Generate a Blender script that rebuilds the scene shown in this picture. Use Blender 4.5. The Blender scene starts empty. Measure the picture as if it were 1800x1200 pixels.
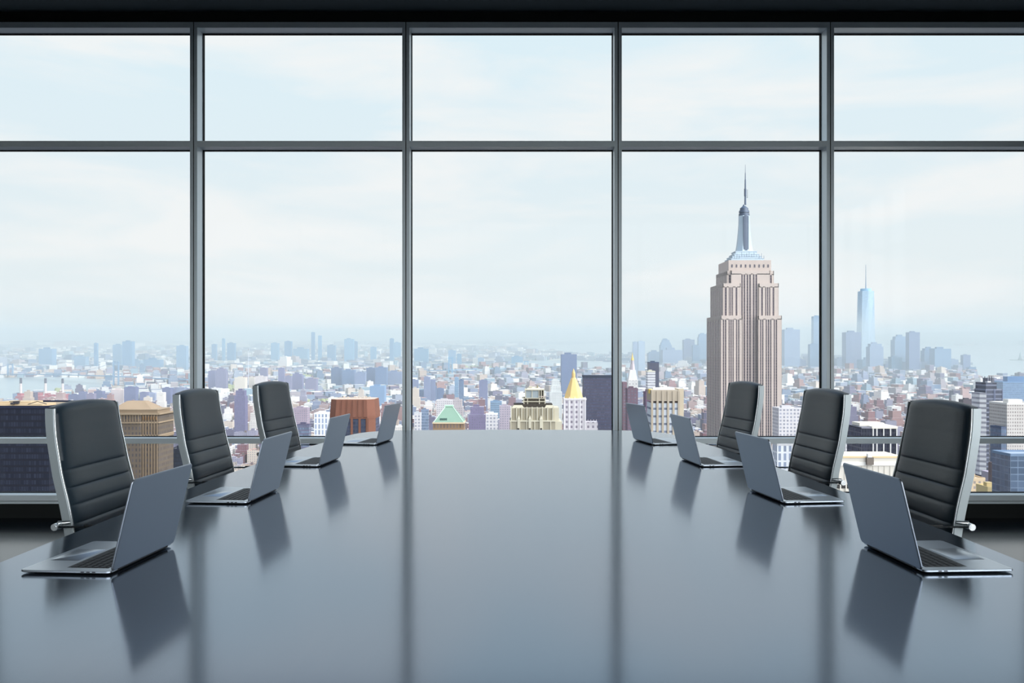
import bpy, bmesh, math, random
import numpy as np
from mathutils import Vector, Matrix

random.seed(7)
rng = np.random.default_rng(11)
SC = bpy.context.scene
COL = SC.collection
PI = math.pi

# ------------------------------------------------------------------ camera
EYE = 1.317
F = 1550.0            # focal length in pixels of an 1800 px wide frame
CX, CY = 900.0, 620.0
cam = bpy.data.cameras.new('camera')
cam.sensor_width = 36.0
cam.lens = F / 1800 * 36
cam.shift_y = 20 / 1800
cam.clip_start, cam.clip_end = 0.05, 90000
camo = bpy.data.objects.new('camera', cam)
COL.objects.link(camo)
camo.location = (0, 0, EYE)
camo.rotation_euler = (PI / 2, 0, 0)
SC.camera = camo

# ------------------------------------------------------------------ sky, sun, exposure
SKY = 1.0
SUN = 3.1
HAZE_D = 1 / 5900.0
HAZE_COL = (0.70, 0.785, 0.81)
SC.view_settings.view_transform = 'Standard'
SC.view_settings.look = 'None'
SC.view_settings.exposure = 0.0
SC.view_settings.gamma = 1.0
SC.view_settings.use_curve_mapping = False
cy = SC.cycles
cy.max_bounces = 8
cy.diffuse_bounces = 4
cy.glossy_bounces = 5
cy.transmission_bounces = 6
cy.transparent_max_bounces = 16
cy.volume_bounces = 0
cy.sample_clamp_indirect = 6
cy.caustics_reflective = False
cy.caustics_refractive = False
cy.use_denoising = True


def N(nt, t, **kw):
    n = nt.nodes.new(t)
    for k, v in kw.items():
        if k.startswith('i_'):
            n.inputs[k[2:].replace('_', ' ')].default_value = v
        else:
            setattr(n, k, v)
    return n


def math_node(nt, op, a, b=None, clamp=False):
    n = nt.nodes.new('ShaderNodeMath')
    n.operation = op
    n.use_clamp = clamp
    for i, x in enumerate((a, b)):
        if x is None:
            continue
        if isinstance(x, (int, float)):
            n.inputs[i].default_value = x
        else:
            nt.links.new(x, n.inputs[i])
    return n.outputs[0]


def mix_col(nt, fac, a, b, blend='MIX'):
    n = nt.nodes.new('ShaderNodeMix')
    n.data_type = 'RGBA'
    n.blend_type = blend
    for idx, x in ((0, fac), (6, a), (7, b)):
        if isinstance(x, (int, float)):
            n.inputs[idx].default_value = x
        elif isinstance(x, tuple):
            n.inputs[idx].default_value = (*x, 1) if len(x) == 3 else x
        else:
            nt.links.new(x, n.inputs[idx])
    return n.outputs[2]


def make_world():
    w = bpy.data.worlds.new('sky')
    SC.world = w
    w.use_nodes = True
    nt = w.node_tree
    nt.nodes.clear()
    tc = N(nt, 'ShaderNodeTexCoord')
    sep = N(nt, 'ShaderNodeSeparateXYZ')
    nt.links.new(tc.outputs['Generated'], sep.inputs[0])
    z = sep.outputs['Z']
    ramp = N(nt, 'ShaderNodeValToRGB')
    nt.links.new(z, ramp.inputs[0])
    e = ramp.color_ramp.elements
    e[0].position = 0.0
    e[0].color = (0.80, 0.86, 0.88, 1)
    e[1].position = 0.10
    e[1].color = (0.82, 0.885, 0.91, 1)
    for p, c in ((0.22, (0.77, 0.875, 0.93)), (0.36, (0.74, 0.88, 0.95)), (0.5, (0.52, 0.72, 0.95)), (1.0, (0.5, 0.70, 0.98))):
        x = e.new(p)
        x.color = (*c, 1)
    # thin cloud banks, flattened towards the horizon
    mp = N(nt, 'ShaderNodeMapping')
    mp.inputs['Scale'].default_value = (2.0, 2.0, 9.0)
    mp.inputs['Location'].default_value = (0.35, 0.1, 0.62)
    nt.links.new(tc.outputs['Generated'], mp.inputs[0])
    no = N(nt, 'ShaderNodeTexNoise')
    no.inputs['Scale'].default_value = 1.6
    no.inputs['Detail'].default_value = 8
    no.inputs['Roughness'].default_value = 0.55
    no.inputs['Distortion'].default_value = 0.35
    nt.links.new(mp.outputs[0], no.inputs['Vector'])
    cr = N(nt, 'ShaderNodeValToRGB')
    cr.color_ramp.elements[0].position = 0.44
    cr.color_ramp.elements[1].position = 0.62
    nt.links.new(no.outputs[0], cr.inputs[0])
    sky = mix_col(nt, math_node(nt, 'MULTIPLY', cr.outputs[0], 0.85), ramp.outputs[0], (0.93, 0.935, 0.935))
    # broad blue gaps between the banks higher up
    n2 = N(nt, 'ShaderNodeTexNoise')
    n2.inputs['Scale'].default_value = 2.3
    n2.inputs['Detail'].default_value = 2
    nt.links.new(tc.outputs['Generated'], n2.inputs['Vector'])
    c2 = N(nt, 'ShaderNodeValToRGB')
    c2.color_ramp.elements[0].position = 0.42
    c2.color_ramp.elements[1].position = 0.62
    nt.links.new(n2.outputs[0], c2.inputs[0])
    hi = N(nt, 'ShaderNodeMapRange')
    hi.inputs['From Min'].default_value = 0.34
    hi.inputs['From Max'].default_value = 0.48
    nt.links.new(z, hi.inputs[0])
    sky = mix_col(nt, math_node(nt, 'MULTIPLY', math_node(nt, 'MULTIPLY', c2.outputs[0], hi.outputs[0]), 0.8), sky, (0.30, 0.50, 0.85))
    # fill glow added to the unseen sky, off to the right and behind the camera
    dt = N(nt, 'ShaderNodeVectorMath', operation='DOT_PRODUCT')
    nt.links.new(tc.outputs['Generated'], dt.inputs[0])
    g = Vector((0.62, -0.66, 0.42)).normalized()
    dt.inputs[1].default_value = g
    glow = math_node(nt, 'POWER', math_node(nt, 'MAXIMUM', dt.outputs['Value'], 0.0), 3.0)
    sky = mix_col(nt, math_node(nt, 'MULTIPLY', glow, 1.0), sky, (5.6, 5.7, 5.8))
    bg = N(nt, 'ShaderNodeBackground')
    bg.inputs[1].default_value = SKY
    nt.links.new(sky, bg.inputs[0])
    out = N(nt, 'ShaderNodeOutputWorld')
    nt.links.new(bg.outputs[0], out.inputs[0])
    try:
        w.cycles.sampling_method = 'MANUAL'
        w.cycles.sample_map_resolution = 512
    except Exception:
        pass


make_world()
sun = bpy.data.lights.new('sun', 'SUN')
sun.energy = SUN
sun.angle = math.radians(2.5)
sun.color = (1.0, 0.97, 0.93)
suno = bpy.data.objects.new('sun', sun)
COL.objects.link(suno)
suno.rotation_euler = Vector((0.72, -0.13, 0.72)).to_track_quat('Z', 'Y').to_euler()
suno.location = (40, -8, 40)


# ------------------------------------------------------------------ materials
def s2l(c):
    return tuple(((x / 255) / 12.92 if x / 255 <= 0.04045 else ((x / 255 + 0.055) / 1.055) ** 2.4) for x in c)


def mat(name, col, rough=0.5, metal=0.0, spec=0.5, coat=0.0, bump=None, sheen=0.0, var=0.0, aniso=0.0):
    m = bpy.data.materials.new(name)
    m.use_nodes = True
    nt = m.node_tree
    p = nt.nodes['Principled BSDF']
    p.inputs['Base Color'].default_value = (*col, 1)
    p.inputs['Roughness'].default_value = rough
    p.inputs['Metallic'].default_value = metal
    p.inputs['Specular IOR Level'].default_value = spec
    p.inputs['Coat Weight'].default_value = coat
    p.inputs['Sheen Weight'].default_value = sheen
    tc = N(nt, 'ShaderNodeTexCoord')
    if var or bump:
        no = N(nt, 'ShaderNodeTexNoise')
        no.inputs['Scale'].default_value = bump[0] if bump else 12
        no.inputs['Detail'].default_value = 5
        nt.links.new(tc.outputs['Object'], no.inputs['Vector'])
        if var:
            nt.links.new(mix_col(nt, no.outputs[0], tuple(c * (1 - var) for c in col), tuple(min(1, c * (1 + var)) for c in col)), p.inputs['Base Color'])
        if bump:
            b = N(nt, 'ShaderNodeBump')
            b.inputs['Strength'].default_value = bump[1]
            b.inputs['Distance'].default_value = bump[2]
            nt.links.new(no.outputs[0], b.inputs['Height'])
            nt.links.new(b.outputs[0], p.inputs['Normal'])
    return m


def facade(name, wall=None, pitch=(3.2, 3.6), win=(0.5, 0.5), glass=(0.12, 0.14, 0.18), amount=0.75, rough=0.8, glossy=False, grime=0.18):
    """Wall with a grid of windows in metres; wall None reads the building's own colour from its 'Col' attribute."""
    m = bpy.data.materials.new(name)
    m.use_nodes = True
    nt = m.node_tree
    p = nt.nodes['Principled BSDF']
    p.inputs['Roughness'].default_value = rough
    p.inputs['Specular IOR Level'].default_value = 0.2
    uv = N(nt, 'ShaderNodeUVMap')
    uv.uv_map = 'UVMap'
    sep = N(nt, 'ShaderNodeSeparateXYZ')
    nt.links.new(uv.outputs[0], sep.inputs[0])

    def band(sock, pit, frac):
        f = math_node(nt, 'FRACT', math_node(nt, 'DIVIDE', sock, pit))
        c = math_node(nt, 'ABSOLUTE', math_node(nt, 'SUBTRACT', f, 0.5))
        return math_node(nt, 'LESS_THAN', c, frac / 2)
    mask = math_node(nt, 'MULTIPLY', band(sep.outputs[0], pitch[0], win[0]), band(sep.outputs[1], pitch[1], win[1]))
    no = N(nt, 'ShaderNodeTexNoise')
    no.inputs['Scale'].default_value = 0.09
    no.inputs['Detail'].default_value = 4
    tc = N(nt, 'ShaderNodeTexCoord')
    nt.links.new(tc.outputs['Object'], no.inputs['Vector'])
    if wall is None:
        at = N(nt, 'ShaderNodeAttribute')
        at.attribute_name = 'Col'
        w = at.outputs['Color']
    else:
        rgb = N(nt, 'ShaderNodeRGB')
        rgb.outputs[0].default_value = (*wall, 1)
        w = rgb.outputs[0]
    w2 = mix_col(nt, math_node(nt, 'MULTIPLY', no.outputs[0], grime * 2), w, tuple([0.25] * 3), 'MULTIPLY')
    wn = N(nt, 'ShaderNodeTexWhiteNoise')
    fl = N(nt, 'ShaderNodeVectorMath', operation='FLOOR')
    dv = N(nt, 'ShaderNodeVectorMath', operation='DIVIDE')
    dv.inputs[1].default_value = (pitch[0], pitch[1], 1)
    nt.links.new(uv.outputs[0], dv.inputs[0])
    nt.links.new(dv.outputs[0], fl.inputs[0])
    nt.links.new(fl.outputs[0], wn.inputs['Vector'])
    gcol = mix_col(nt, wn.outputs['Value'], glass, tuple(min(1, g * 1.7 + 0.004) for g in glass))
    c = mix_col(nt, math_node(nt, 'MULTIPLY', mask, amount), w2, gcol)
    nt.links.new(c, p.inputs['Base Color'])
    if glossy:
        nt.links.new(math_node(nt, 'SUBTRACT', rough, math_node(nt, 'MULTIPLY', mask, rough - 0.12)), p.inputs['Roughness'])
        p.inputs['Specular IOR Level'].default_value = 0.6
    return m


M = {}
M['alum'] = mat('anodised aluminium', s2l((226, 238, 243)), 0.36, 0.15, 0.5)
M['gasket'] = mat('black gasket', (0.004, 0.004, 0.005), 0.6, spec=0.1)
M['blackwall'] = mat('black wall paint', s2l((26, 30, 31)), 0.6, spec=0.25)
M['ceiling'] = mat('dark ceiling paint', s2l((90, 100, 104)), 0.7, spec=0.2)
M['chrome'] = mat('brushed chrome', (0.72, 0.75, 0.77), 0.22, 1.0)
M['satin'] = mat('satin aluminium', (0.40, 0.45, 0.47), 0.36, 0.5)
M['leather'] = mat('black leather', (0.024, 0.042, 0.060), 0.40, spec=0.30, bump=(320, 0.2, 0.002), coat=0.12)
M['fabricblack'] = mat('black plastic', (0.012, 0.013, 0.014), 0.45)
M['lap'] = mat('space grey aluminium', (0.42, 0.46, 0.52), 0.33, 0.85)
M['lapbase'] = mat('sky-brightened aluminium deck', (0.56, 0.61, 0.67), 0.28, 0.85)  # lid metal in a lighter tone, sky reflection put into the colour
M['lapedge'] = mat('polished aluminium edge', (0.55, 0.58, 0.62), 0.2, 1.0)
M['keys'] = mat('black keys', (0.012, 0.012, 0.014), 0.5)
M['well'] = mat('keyboard well', (0.05, 0.055, 0.06), 0.5)
M['screen'] = mat('dark screen glass', (0.006, 0.006, 0.008), 0.06)
M['port'] = mat('port recess', (0.005, 0.005, 0.005), 0.5)


def mat_table():
    m = mat('dark lacquered tabletop', (0.010, 0.012, 0.015), 0.13, spec=0.5)
    nt = m.node_tree
    p = nt.nodes['Principled BSDF']
    p.inputs['IOR'].default_value = 2.5
    p.inputs['Specular Tint'].default_value = (1.05, 1.30, 1.65, 1)
    tc = N(nt, 'ShaderNodeTexCoord')
    mp = N(nt, 'ShaderNodeMapping')
    mp.inputs['Scale'].default_value = (30, 2.2, 1)
    nt.links.new(tc.outputs['Object'], mp.inputs[0])
    no = N(nt, 'ShaderNodeTexNoise')
    no.inputs['Scale'].default_value = 3
    no.inputs['Detail'].default_value = 6
    nt.links.new(mp.outputs[0], no.inputs['Vector'])
    r = N(nt, 'ShaderNodeMapRange')
    r.inputs['To Min'].default_value = 0.115
    r.inputs['To Max'].default_value = 0.145
    nt.links.new(no.outputs[0], r.inputs[0])
    nt.links.new(r.outputs[0], p.inputs['Roughness'])
    return m


def mat_floor():
    m = mat('polished dark concrete', (0.006, 0.010, 0.016), 0.14, spec=0.5, var=0.25)
    m.node_tree.nodes['Principled BSDF'].inputs['IOR'].default_value = 1.42
    return m


def mat_glass():
    m = bpy.data.materials.new('clear window glass')
    m.use_nodes = True
    nt = m.node_tree
    nt.nodes.clear()
    fr = N(nt, 'ShaderNodeFresnel')
    fr.inputs[0].default_value = 1.45
    t = N(nt, 'ShaderNodeBsdfTransparent')
    t.inputs[0].default_value = (0.985, 0.995, 0.995, 1)
    g = N(nt, 'ShaderNodeBsdfGlossy')
    g.inputs['Roughness'].default_value = 0.0
    mx = N(nt, 'ShaderNodeMixShader')
    nt.links.new(math_node(nt, 'MULTIPLY', fr.outputs[0], 0.08), mx.inputs[0])
    nt.links.new(t.outputs[0], mx.inputs[1])
    nt.links.new(g.outputs[0], mx.inputs[2])
    o = N(nt, 'ShaderNodeOutputMaterial')
    nt.links.new(mx.outputs[0], o.inputs[0])
    return m


def mat_ground():
    m = bpy.data.materials.new('mottled city ground')
    m.use_nodes = True
    nt = m.node_tree
    p = nt.nodes['Principled BSDF']
    p.inputs['Roughness'].default_value = 0.9
    tc = N(nt, 'ShaderNodeTexCoord')
    v = N(nt, 'ShaderNodeTexVoronoi')
    v.inputs['Scale'].default_value = 1 / 55.0
    nt.links.new(tc.outputs['Object'], v.inputs['Vector'])
    no = N(nt, 'ShaderNodeTexNoise')
    no.inputs['Scale'].default_value = 1 / 900.0
    no.inputs['Detail'].default_value = 6
    nt.links.new(tc.outputs['Object'], no.inputs['Vector'])
    cr = N(nt, 'ShaderNodeValToRGB')
    el = cr.color_ramp.elements
    el[0].position, el[0].color = 0.0, (*s2l((120, 110, 112)), 1)
    el[1].position, el[1].color = 1.0, (*s2l((235, 228, 222)), 1)
    for pz, c in ((0.35, (165, 140, 135)), (0.6, (150, 150, 150)), (0.8, (205, 200, 195))):
        x = el.new(pz)
        x.color = (*s2l(c), 1)
    sepc = N(nt, 'ShaderNodeSeparateColor')
    nt.links.new(v.outputs['Color'], sepc.inputs[0])
    nt.links.new(sepc.outputs[0], cr.inputs[0])
    gr = N(nt, 'ShaderNodeValToRGB')
    gr.color_ramp.elements[0].position = 0.52
    gr.color_ramp.elements[1].position = 0.62
    nt.links.new(no.outputs[0], gr.inputs[0])
    nt.links.new(mix_col(nt, math_node(nt, 'MULTIPLY', gr.outputs[0], 0.5), cr.outputs[0], s2l((150, 160, 120))), p.inputs['Base Color'])
    return m


M['table'] = mat_table()
M['floor'] = mat_floor()
M['glass'] = mat_glass()
M['ground'] = mat_ground()
M['dimground'] = mat('darkened unseen near ground', (0.07, 0.07, 0.075), 0.9, var=0.3)  # tone kept dark to dim the light bounced up from below
M['water'] = mat('harbour water', (0.30, 0.36, 0.38), 0.25, spec=0.8)
M['hill'] = mat('hazy wooded hill', s2l((110, 130, 130)), 0.9, var=0.2)
M['tree'] = mat('spring tree foliage', s2l((140, 145, 105)), 0.9, var=0.3)
M['bld'] = facade('masonry walls with windows', None, (3.4, 3.5), (0.45, 0.5), (0.10, 0.11, 0.15), 0.65)
M['bldfar'] = facade('distant block walls', None, (7, 7), (0.45, 0.5), (0.16, 0.18, 0.22), 0.5)
M['bldglass'] = facade('banded office glass', None, (1.6, 3.9), (0.88, 0.6), (0.10, 0.14, 0.20), 0.85, 0.5, True)
M['plain'] = facade('plain masonry', None, (3, 3), (0.0, 0.0), amount=0.0, grime=0.15)


# ------------------------------------------------------------------ mesh builder
class MB:
    def __init__(s):
        s.v, s.f, s.uv, s.col, s.mi = [], [], [], [], []

    def face(s, idx, uv, col=(0.5, 0.5, 0.5), mi=0):
        s.f.append(tuple(idx)); s.uv.extend(uv); s.col.append(col); s.mi.append(mi)

    def loft(s, rings, col=(0.5, 0.5, 0.5), mi=0, top=True, bottom=True, roof=None, roofmi=None, u0=0.0, closed=True, vs=None):
        roof = roof if roof is not None else col
        roofmi = mi if roofmi is None else roofmi
        n = len(rings[0])
        base = len(s.v)
        for r in rings:
            s.v.extend([tuple(p) for p in r])
        us = [u0]
        r = rings[0]
        for i in range(n):
            a, b = r[i], r[(i + 1) % n]
            us.append(us[-1] + math.dist(a, b))
        for k in range(len(rings) - 1):
            va = rings[k][0][2] if vs is None else vs[k]
            vb = rings[k + 1][0][2] if vs is None else vs[k + 1]
            for i in range(n if closed else n - 1):
                j = (i + 1) % n
                s.face((base + k * n + i, base + k * n + j, base + (k + 1) * n + j, base + (k + 1) * n + i),
                       ((us[i], va), (us[i + 1], va), (us[i + 1], vb), (us[i], vb)), col, mi)
        if bottom:
            s.face([base + i for i in range(n)][::-1], [(0, 0)] * n, col, mi)
        if top:
            s.face([base + (len(rings) - 1) * n + i for i in range(n)], [(0, 0)] * n, roof, roofmi)

    def box(s, x0, x1, y0, y1, z0, z1, col=(0.5, 0.5, 0.5), mi=0, roof=None, roofmi=None, bottom=True, tx=None, ty=None):
        """tx, ty: optional size of the top as a fraction (tapered box)."""
        a = [(x0, y0, z0), (x1, y0, z0), (x1, y1, z0), (x0, y1, z0)]
        cx, cyy = (x0 + x1) / 2, (y0 + y1) / 2
        tx = 1 if tx is None else tx
        ty = tx if ty is None else ty
        b = [(cx + (x - cx) * tx, cyy + (y - cyy) * ty, z1) for x, y, _ in a]
        s.loft([a, b], col, mi, roof=roof, roofmi=roofmi, bottom=bottom)

    def ngon(s, cx, cyy, r0, r1, z0, z1, n=12, col=(0.5, 0.5, 0.5), mi=0, ph=0.0, roof=None, sy=1.0):
        a = [(cx + r0 * math.cos(ph + 2 * PI * i / n), cyy + sy * r0 * math.sin(ph + 2 * PI * i / n), z0) for i in range(n)]
        b = [(cx + r1 * math.cos(ph + 2 * PI * i / n), cyy + sy * r1 * math.sin(ph + 2 * PI * i / n), z1) for i in range(n)]
        s.loft([a, b], col, mi, roof=roof)

    def tube(s, pts, r, n=10, col=(0.5, 0.5, 0.5), mi=0, flat=1.0):
        rings = []
        pts = [Vector(p) for p in pts]
        up = Vector((0, 0, 1))
        for i, p in enumerate(pts):
            d = (pts[min(i + 1, len(pts) - 1)] - pts[max(i - 1, 0)]).normalized()
            ref = up if abs(d.z) < 0.9 else Vector((1, 0, 0))
            a = d.cross(ref).normalized()
            b = a.cross(d)
            rr = r[i] if isinstance(r, (list, tuple)) else r
            rings.append([tuple(p + a * rr * math.cos(2 * PI * k / n) + b * rr * flat * math.sin(2 * PI * k / n)) for k in range(n)])
        s.loft(rings, col, mi, vs=list(range(len(rings))))

    def build(s, name, mats, parent=None, loc=(0, 0, 0), rot=0.0, smooth=None, bevel=None, attrs=True):
        me = bpy.data.meshes.new(name)
        me.from_pydata(s.v, [], s.f)
        if not isinstance(mats, (list, tuple)):
            mats = [mats]
        for m in mats:
            me.materials.append(m)
        if attrs:
            uvl = me.uv_layers.new(name='UVMap')
            uvl.data.foreach_set('uv', np.asarray(s.uv, dtype=np.float32).ravel())
            at = me.attributes.new('Col', 'FLOAT_COLOR', 'FACE')
            c = np.ones((len(s.f), 4), dtype=np.float32)
            c[:, :3] = np.asarray(s.col, dtype=np.float32)
            at.data.foreach_set('color', c.ravel())
        me.polygons.foreach_set('material_index', np.asarray(s.mi, dtype=np.int32))
        bm = bmesh.new()
        bm.from_mesh(me)
        bmesh.ops.recalc_face_normals(bm, faces=bm.faces)
        bm.to_mesh(me)
        bm.free()
        me.update()
        if smooth:
            me.shade_smooth()
            me.set_sharp_from_angle(angle=math.radians(smooth))
        o = bpy.data.objects.new(name, me)
        COL.objects.link(o)
        o.location = loc
        o.rotation_euler = (0, 0, rot)
        if parent is not None:
            o.parent = parent
        if bevel:
            b = o.modifiers.new('bevel', 'BEVEL')
            b.width = bevel
            b.segments = 2
            b.limit_method = 'ANGLE'
        return o


def tag(o, label=None, cat=None, group=None, kind=None):
    if label: o['label'] = label
    if cat: o['category'] = cat
    if group: o['group'] = group
    if kind: o['kind'] = kind
    return o


def empty(name, loc, rot=0.0):
    o = bpy.data.objects.new(name, None)
    o.empty_display_size = 0.2
    COL.objects.link(o)
    o.location = loc
    o.rotation_euler = (0, 0, rot)
    return o


def copy_tree(root):
    r = root.copy()
    COL.objects.link(r)
    for ch in root.children:
        c = ch.copy(); COL.objects.link(c); c.parent = r
        for g in ch.children:
            d = g.copy(); COL.objects.link(d); d.parent = c
    return r


# ------------------------------------------------------------------ the room
GW = 7.0                     # room face of the curtain wall
SPAN = 373.2 * GW / F        # mullion spacing
MX = [(k - 0.5) * SPAN for k in range(-3, 5)]      # eight mullions
XL, XR = MX[0] - 0.02, MX[-1] + 0.02
S_ = F / GW


def zy(y):
    return EYE + (CY - y) / S_


Z_SILLB, Z_SILL = zy(880), zy(870.3)
Z_LOB, Z_LO = zy(779.5), zy(770.3)
Z_HIB, Z_HI = zy(257.5), zy(247.5)
Z_TOPB, Z_TOP = zy(48.7), zy(38.7)
Z_CEIL = zy(20)
ROOM_Y0 = -3.2

mb = MB(); mb.box(XL - .2, XR + .2, ROOM_Y0 - .2, GW + .2, -.2, 0)
tag(mb.build('floor', M['floor']), kind='structure')
mb = MB(); mb.box(XL - .2, XR + .2, ROOM_Y0 - .2, GW + .2, Z_CEIL, Z_CEIL + .2)
tag(mb.build('ceiling', M['ceiling']), kind='structure')
mb = MB(); mb.box(XL - .2, XL, ROOM_Y0, GW + .2, 0, Z_CEIL)
tag(mb.build('wall_left', M['blackwall']), kind='structure')
ZW0, ZW1 = .12, 3.95          # sill and head of the added side and rear windows
YW = 1.0                      # the right wall has added fill-light windows behind this line
mb = MB()
mb.box(XR, XR + .2, YW, GW + .2, 0, Z_CEIL)
mb.box(XR, XR + .2, ROOM_Y0, YW, 0, ZW0)
mb.box(XR, XR + .2, ROOM_Y0, YW, ZW1, Z_CEIL)
tag(mb.build('wall_right', M['blackwall']), kind='structure')
mb = MB()
mb.box(XL, XR, ROOM_Y0 - .2, ROOM_Y0, 0, ZW0)
mb.box(XL, XR, ROOM_Y0 - .2, ROOM_Y0, ZW1, Z_CEIL)
tag(mb.build('wall_rear', M['blackwall']), kind='structure')


def fill_glazing(x, y, w, rot, n):
    """One unseen window added for fill light: frame, transom, two panes."""
    o = empty('window_%d' % n, (x, y, ZW0), rot)
    o['kind'] = 'structure'
    h = w / 2
    zt = Z_HI - ZW0
    r = MB()
    for a, b, c, d in ((-h, h, 0, .05), (-h, h, ZW1 - ZW0 - .05, ZW1 - ZW0), (-h, h, zt - .045, zt), (-h, -h + .03, 0, ZW1 - ZW0), (h - .03, h, 0, ZW1 - ZW0)):
        r.box(a, b, -.05, .05, c, d)
    r.build('frame', M['alum'], o)
    for c, d in ((.05, zt - .045), (zt, ZW1 - ZW0 - .05)):
        r = MB(); r.box(-h + .03, h - .03, .0, .008, c, d)
        r.build('pane', M['glass'], o)


for k in range(7):  # rear and right windows added out of view to light the room
    fill_glazing(XL + (k + .5) * (XR - XL) / 7, ROOM_Y0 - .1, (XR - XL) / 7, 0, 8 + k)
for k in range(5):
    w_ = (YW - ROOM_Y0) / 5
    fill_glazing(XR + .1, ROOM_Y0 + (k + .5) * w_, w_, PI / 2, 15 + k)
mb = MB()
mb.box(XL, XR, GW + .03, GW + .2, 0, Z_SILLB - .025)
mb.box(XL, XR, GW + .012, GW + .2, Z_TOP, Z_CEIL)
tag(mb.build('wall_front', M['blackwall']), kind='structure')
mb = MB(); mb.box(XL, XR, GW + .008, GW + .03, Z_SILLB - .025, Z_SILLB - .006)
tag(mb.build('trim_9', M['alum'], attrs=True), kind='structure')
# vertical mullions: two aluminium halves with a joint groove between
HW = 6.35 / S_
for k, x in enumerate(MX):
    mb = MB()
    for a, b in ((-HW, -.0035), (.0035, HW)):
        mb.box(x + a, x + b, GW, GW + .125, Z_SILLB + .001, Z_TOP)
    mb.box(x - HW + .01, x + HW - .01, GW + .004, GW + .12, Z_SILLB + .001, Z_TOP, mi=1)
    mb.box(x - HW - .006, x + HW + .006, GW + .125, GW + .16, Z_SILLB, Z_TOP, mi=1)
    tag(mb.build('trim_%d' % (k + 1), [M['alum'], M['gasket']]), kind='structure')
# seven window bays
for k in range(7):
    x0, x1 = MX[k] + HW, MX[k + 1] - HW
    w = empty('window_%d' % (k + 1), ((x0 + x1) / 2, GW + .06, Z_SILLB))
    w['kind'] = 'structure'
    h = (x1 - x0) / 2
    for nm, za, zb in (('sill_rail', Z_SILLB, Z_SILL), ('transom', Z_LOB, Z_LO), ('transom', Z_HIB, Z_HI), ('head_rail', Z_TOPB, Z_TOP)):
        r = MB()
        r.box(-h, h, -.06, .065, za - Z_SILLB, zb - Z_SILLB)
        r.box(-h, h, .065, .10, za - Z_SILLB - .005, zb - Z_SILLB + .005, mi=1)
        r.build(nm, [M['alum'], M['gasket']], w)
    for za, zb in ((Z_SILL, Z_LOB), (Z_LO, Z_HIB), (Z_HI, Z_TOPB)):
        r = MB()
        r.box(-h, h, .075, .083, za - Z_SILLB + .004, zb - Z_SILLB - .004)
        r.build('pane', M['glass'], w)

# ------------------------------------------------------------------ conference table
half = [(0, 6.52), (.45, 6.50), (.80, 6.455), (.97, 6.39), (1.07, 6.26), (1.125, 6.08), (1.16, 5.85), (1.20, 5.55),
        (1.245, 5.2), (1.30, 4.6), (1.337, 4.1), (1.358, 3.6), (1.375, 3.1), (1.386, 2.7), (1.39, 2.3)]
YM = 2.3


def catmull(pts, n=6):
    out = []
    P = [pts[0]] + list(pts) + [pts[-1]]
    for i in range(1, len(P) - 2):
        for j in range(n):
            t = j / n
            out.append(tuple(0.5 * (2 * P[i][q] + (P[i + 1][q] - P[i - 1][q]) * t + (2 * P[i - 1][q] - 5 * P[i][q] + 4 * P[i + 1][q] - P[i + 2][q]) * t * t
                                    + (3 * P[i][q] - P[i - 1][q] - 3 * P[i + 1][q] + P[i + 2][q]) * t ** 3) for q in range(len(pts[0]))))
    out.append(tuple(pts[-1]))
    return out


q1 = catmull([(-half[1][0], half[1][1])] + half, 6)[6:]
right = q1 + [(x, 2 * YM - y) for x, y in q1[::-1][1:]]
outline = right + [(-x, y) for x, y in right[::-1][1:-1]]
outline = [(x, y - YM) for x, y in outline]


def offs(o, d):
    n = len(o); out = []
    for i in range(n):
        a, b = o[i - 1], o[(i + 1) % n]
        tx, ty = b[0] - a[0], b[1] - a[1]
        l = math.hypot(tx, ty) or 1
        out.append((o[i][0] - ty / l * d, o[i][1] + tx / l * d))
    return out


table = empty('conference_table', (0, YM, 0))
tag(table, 'long dark glossy boat-shaped conference table with eight open laptops on it', 'table')
mb = MB()
sg = 1 if abs(offs(outline, .01)[len(outline) // 4][0]) < abs(outline[len(outline) // 4][0]) else -1
mb.loft([[(x, y, z) for x, y in offs(outline, sg * d)] for d, z in ((.02, .712), (.003, .716), (0, .722), (0, .745), (.0012, .7488), (.004, .75))])
mb.build('tabletop', M['table'], table, smooth=12)
mb = MB(); mb.box(-.9, .9, -2.9, 2.9, .66, .7118)
mb.build('apron', M['fabricblack'], table)
for yy in (-2.2, 2.2):
    mb = MB()
    mb.box(-.5, .5, yy - .25, yy + .25, .03, .66)
    mb.box(-.7, .7, yy - .4, yy + .4, 0, .03)
    mb.build('pedestal', M['fabricblack'], table, bevel=.006)

# ------------------------------------------------------------------ laptops


def rrect(w, d, r, n=6):
    pts = []
    for cx, cyy, a0 in ((w / 2 - r, d / 2 - r, 0), (-w / 2 + r, d / 2 - r, PI / 2), (-w / 2 + r, -d / 2 + r, PI), (w / 2 - r, -d / 2 + r, 1.5 * PI)):
        for i in range(n + 1):
            a = a0 + PI / 2 * i / n
            pts.append((cx + r * math.cos(a), cyy + r * math.sin(a)))
    return pts


LW, LD = .349, .241


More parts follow.
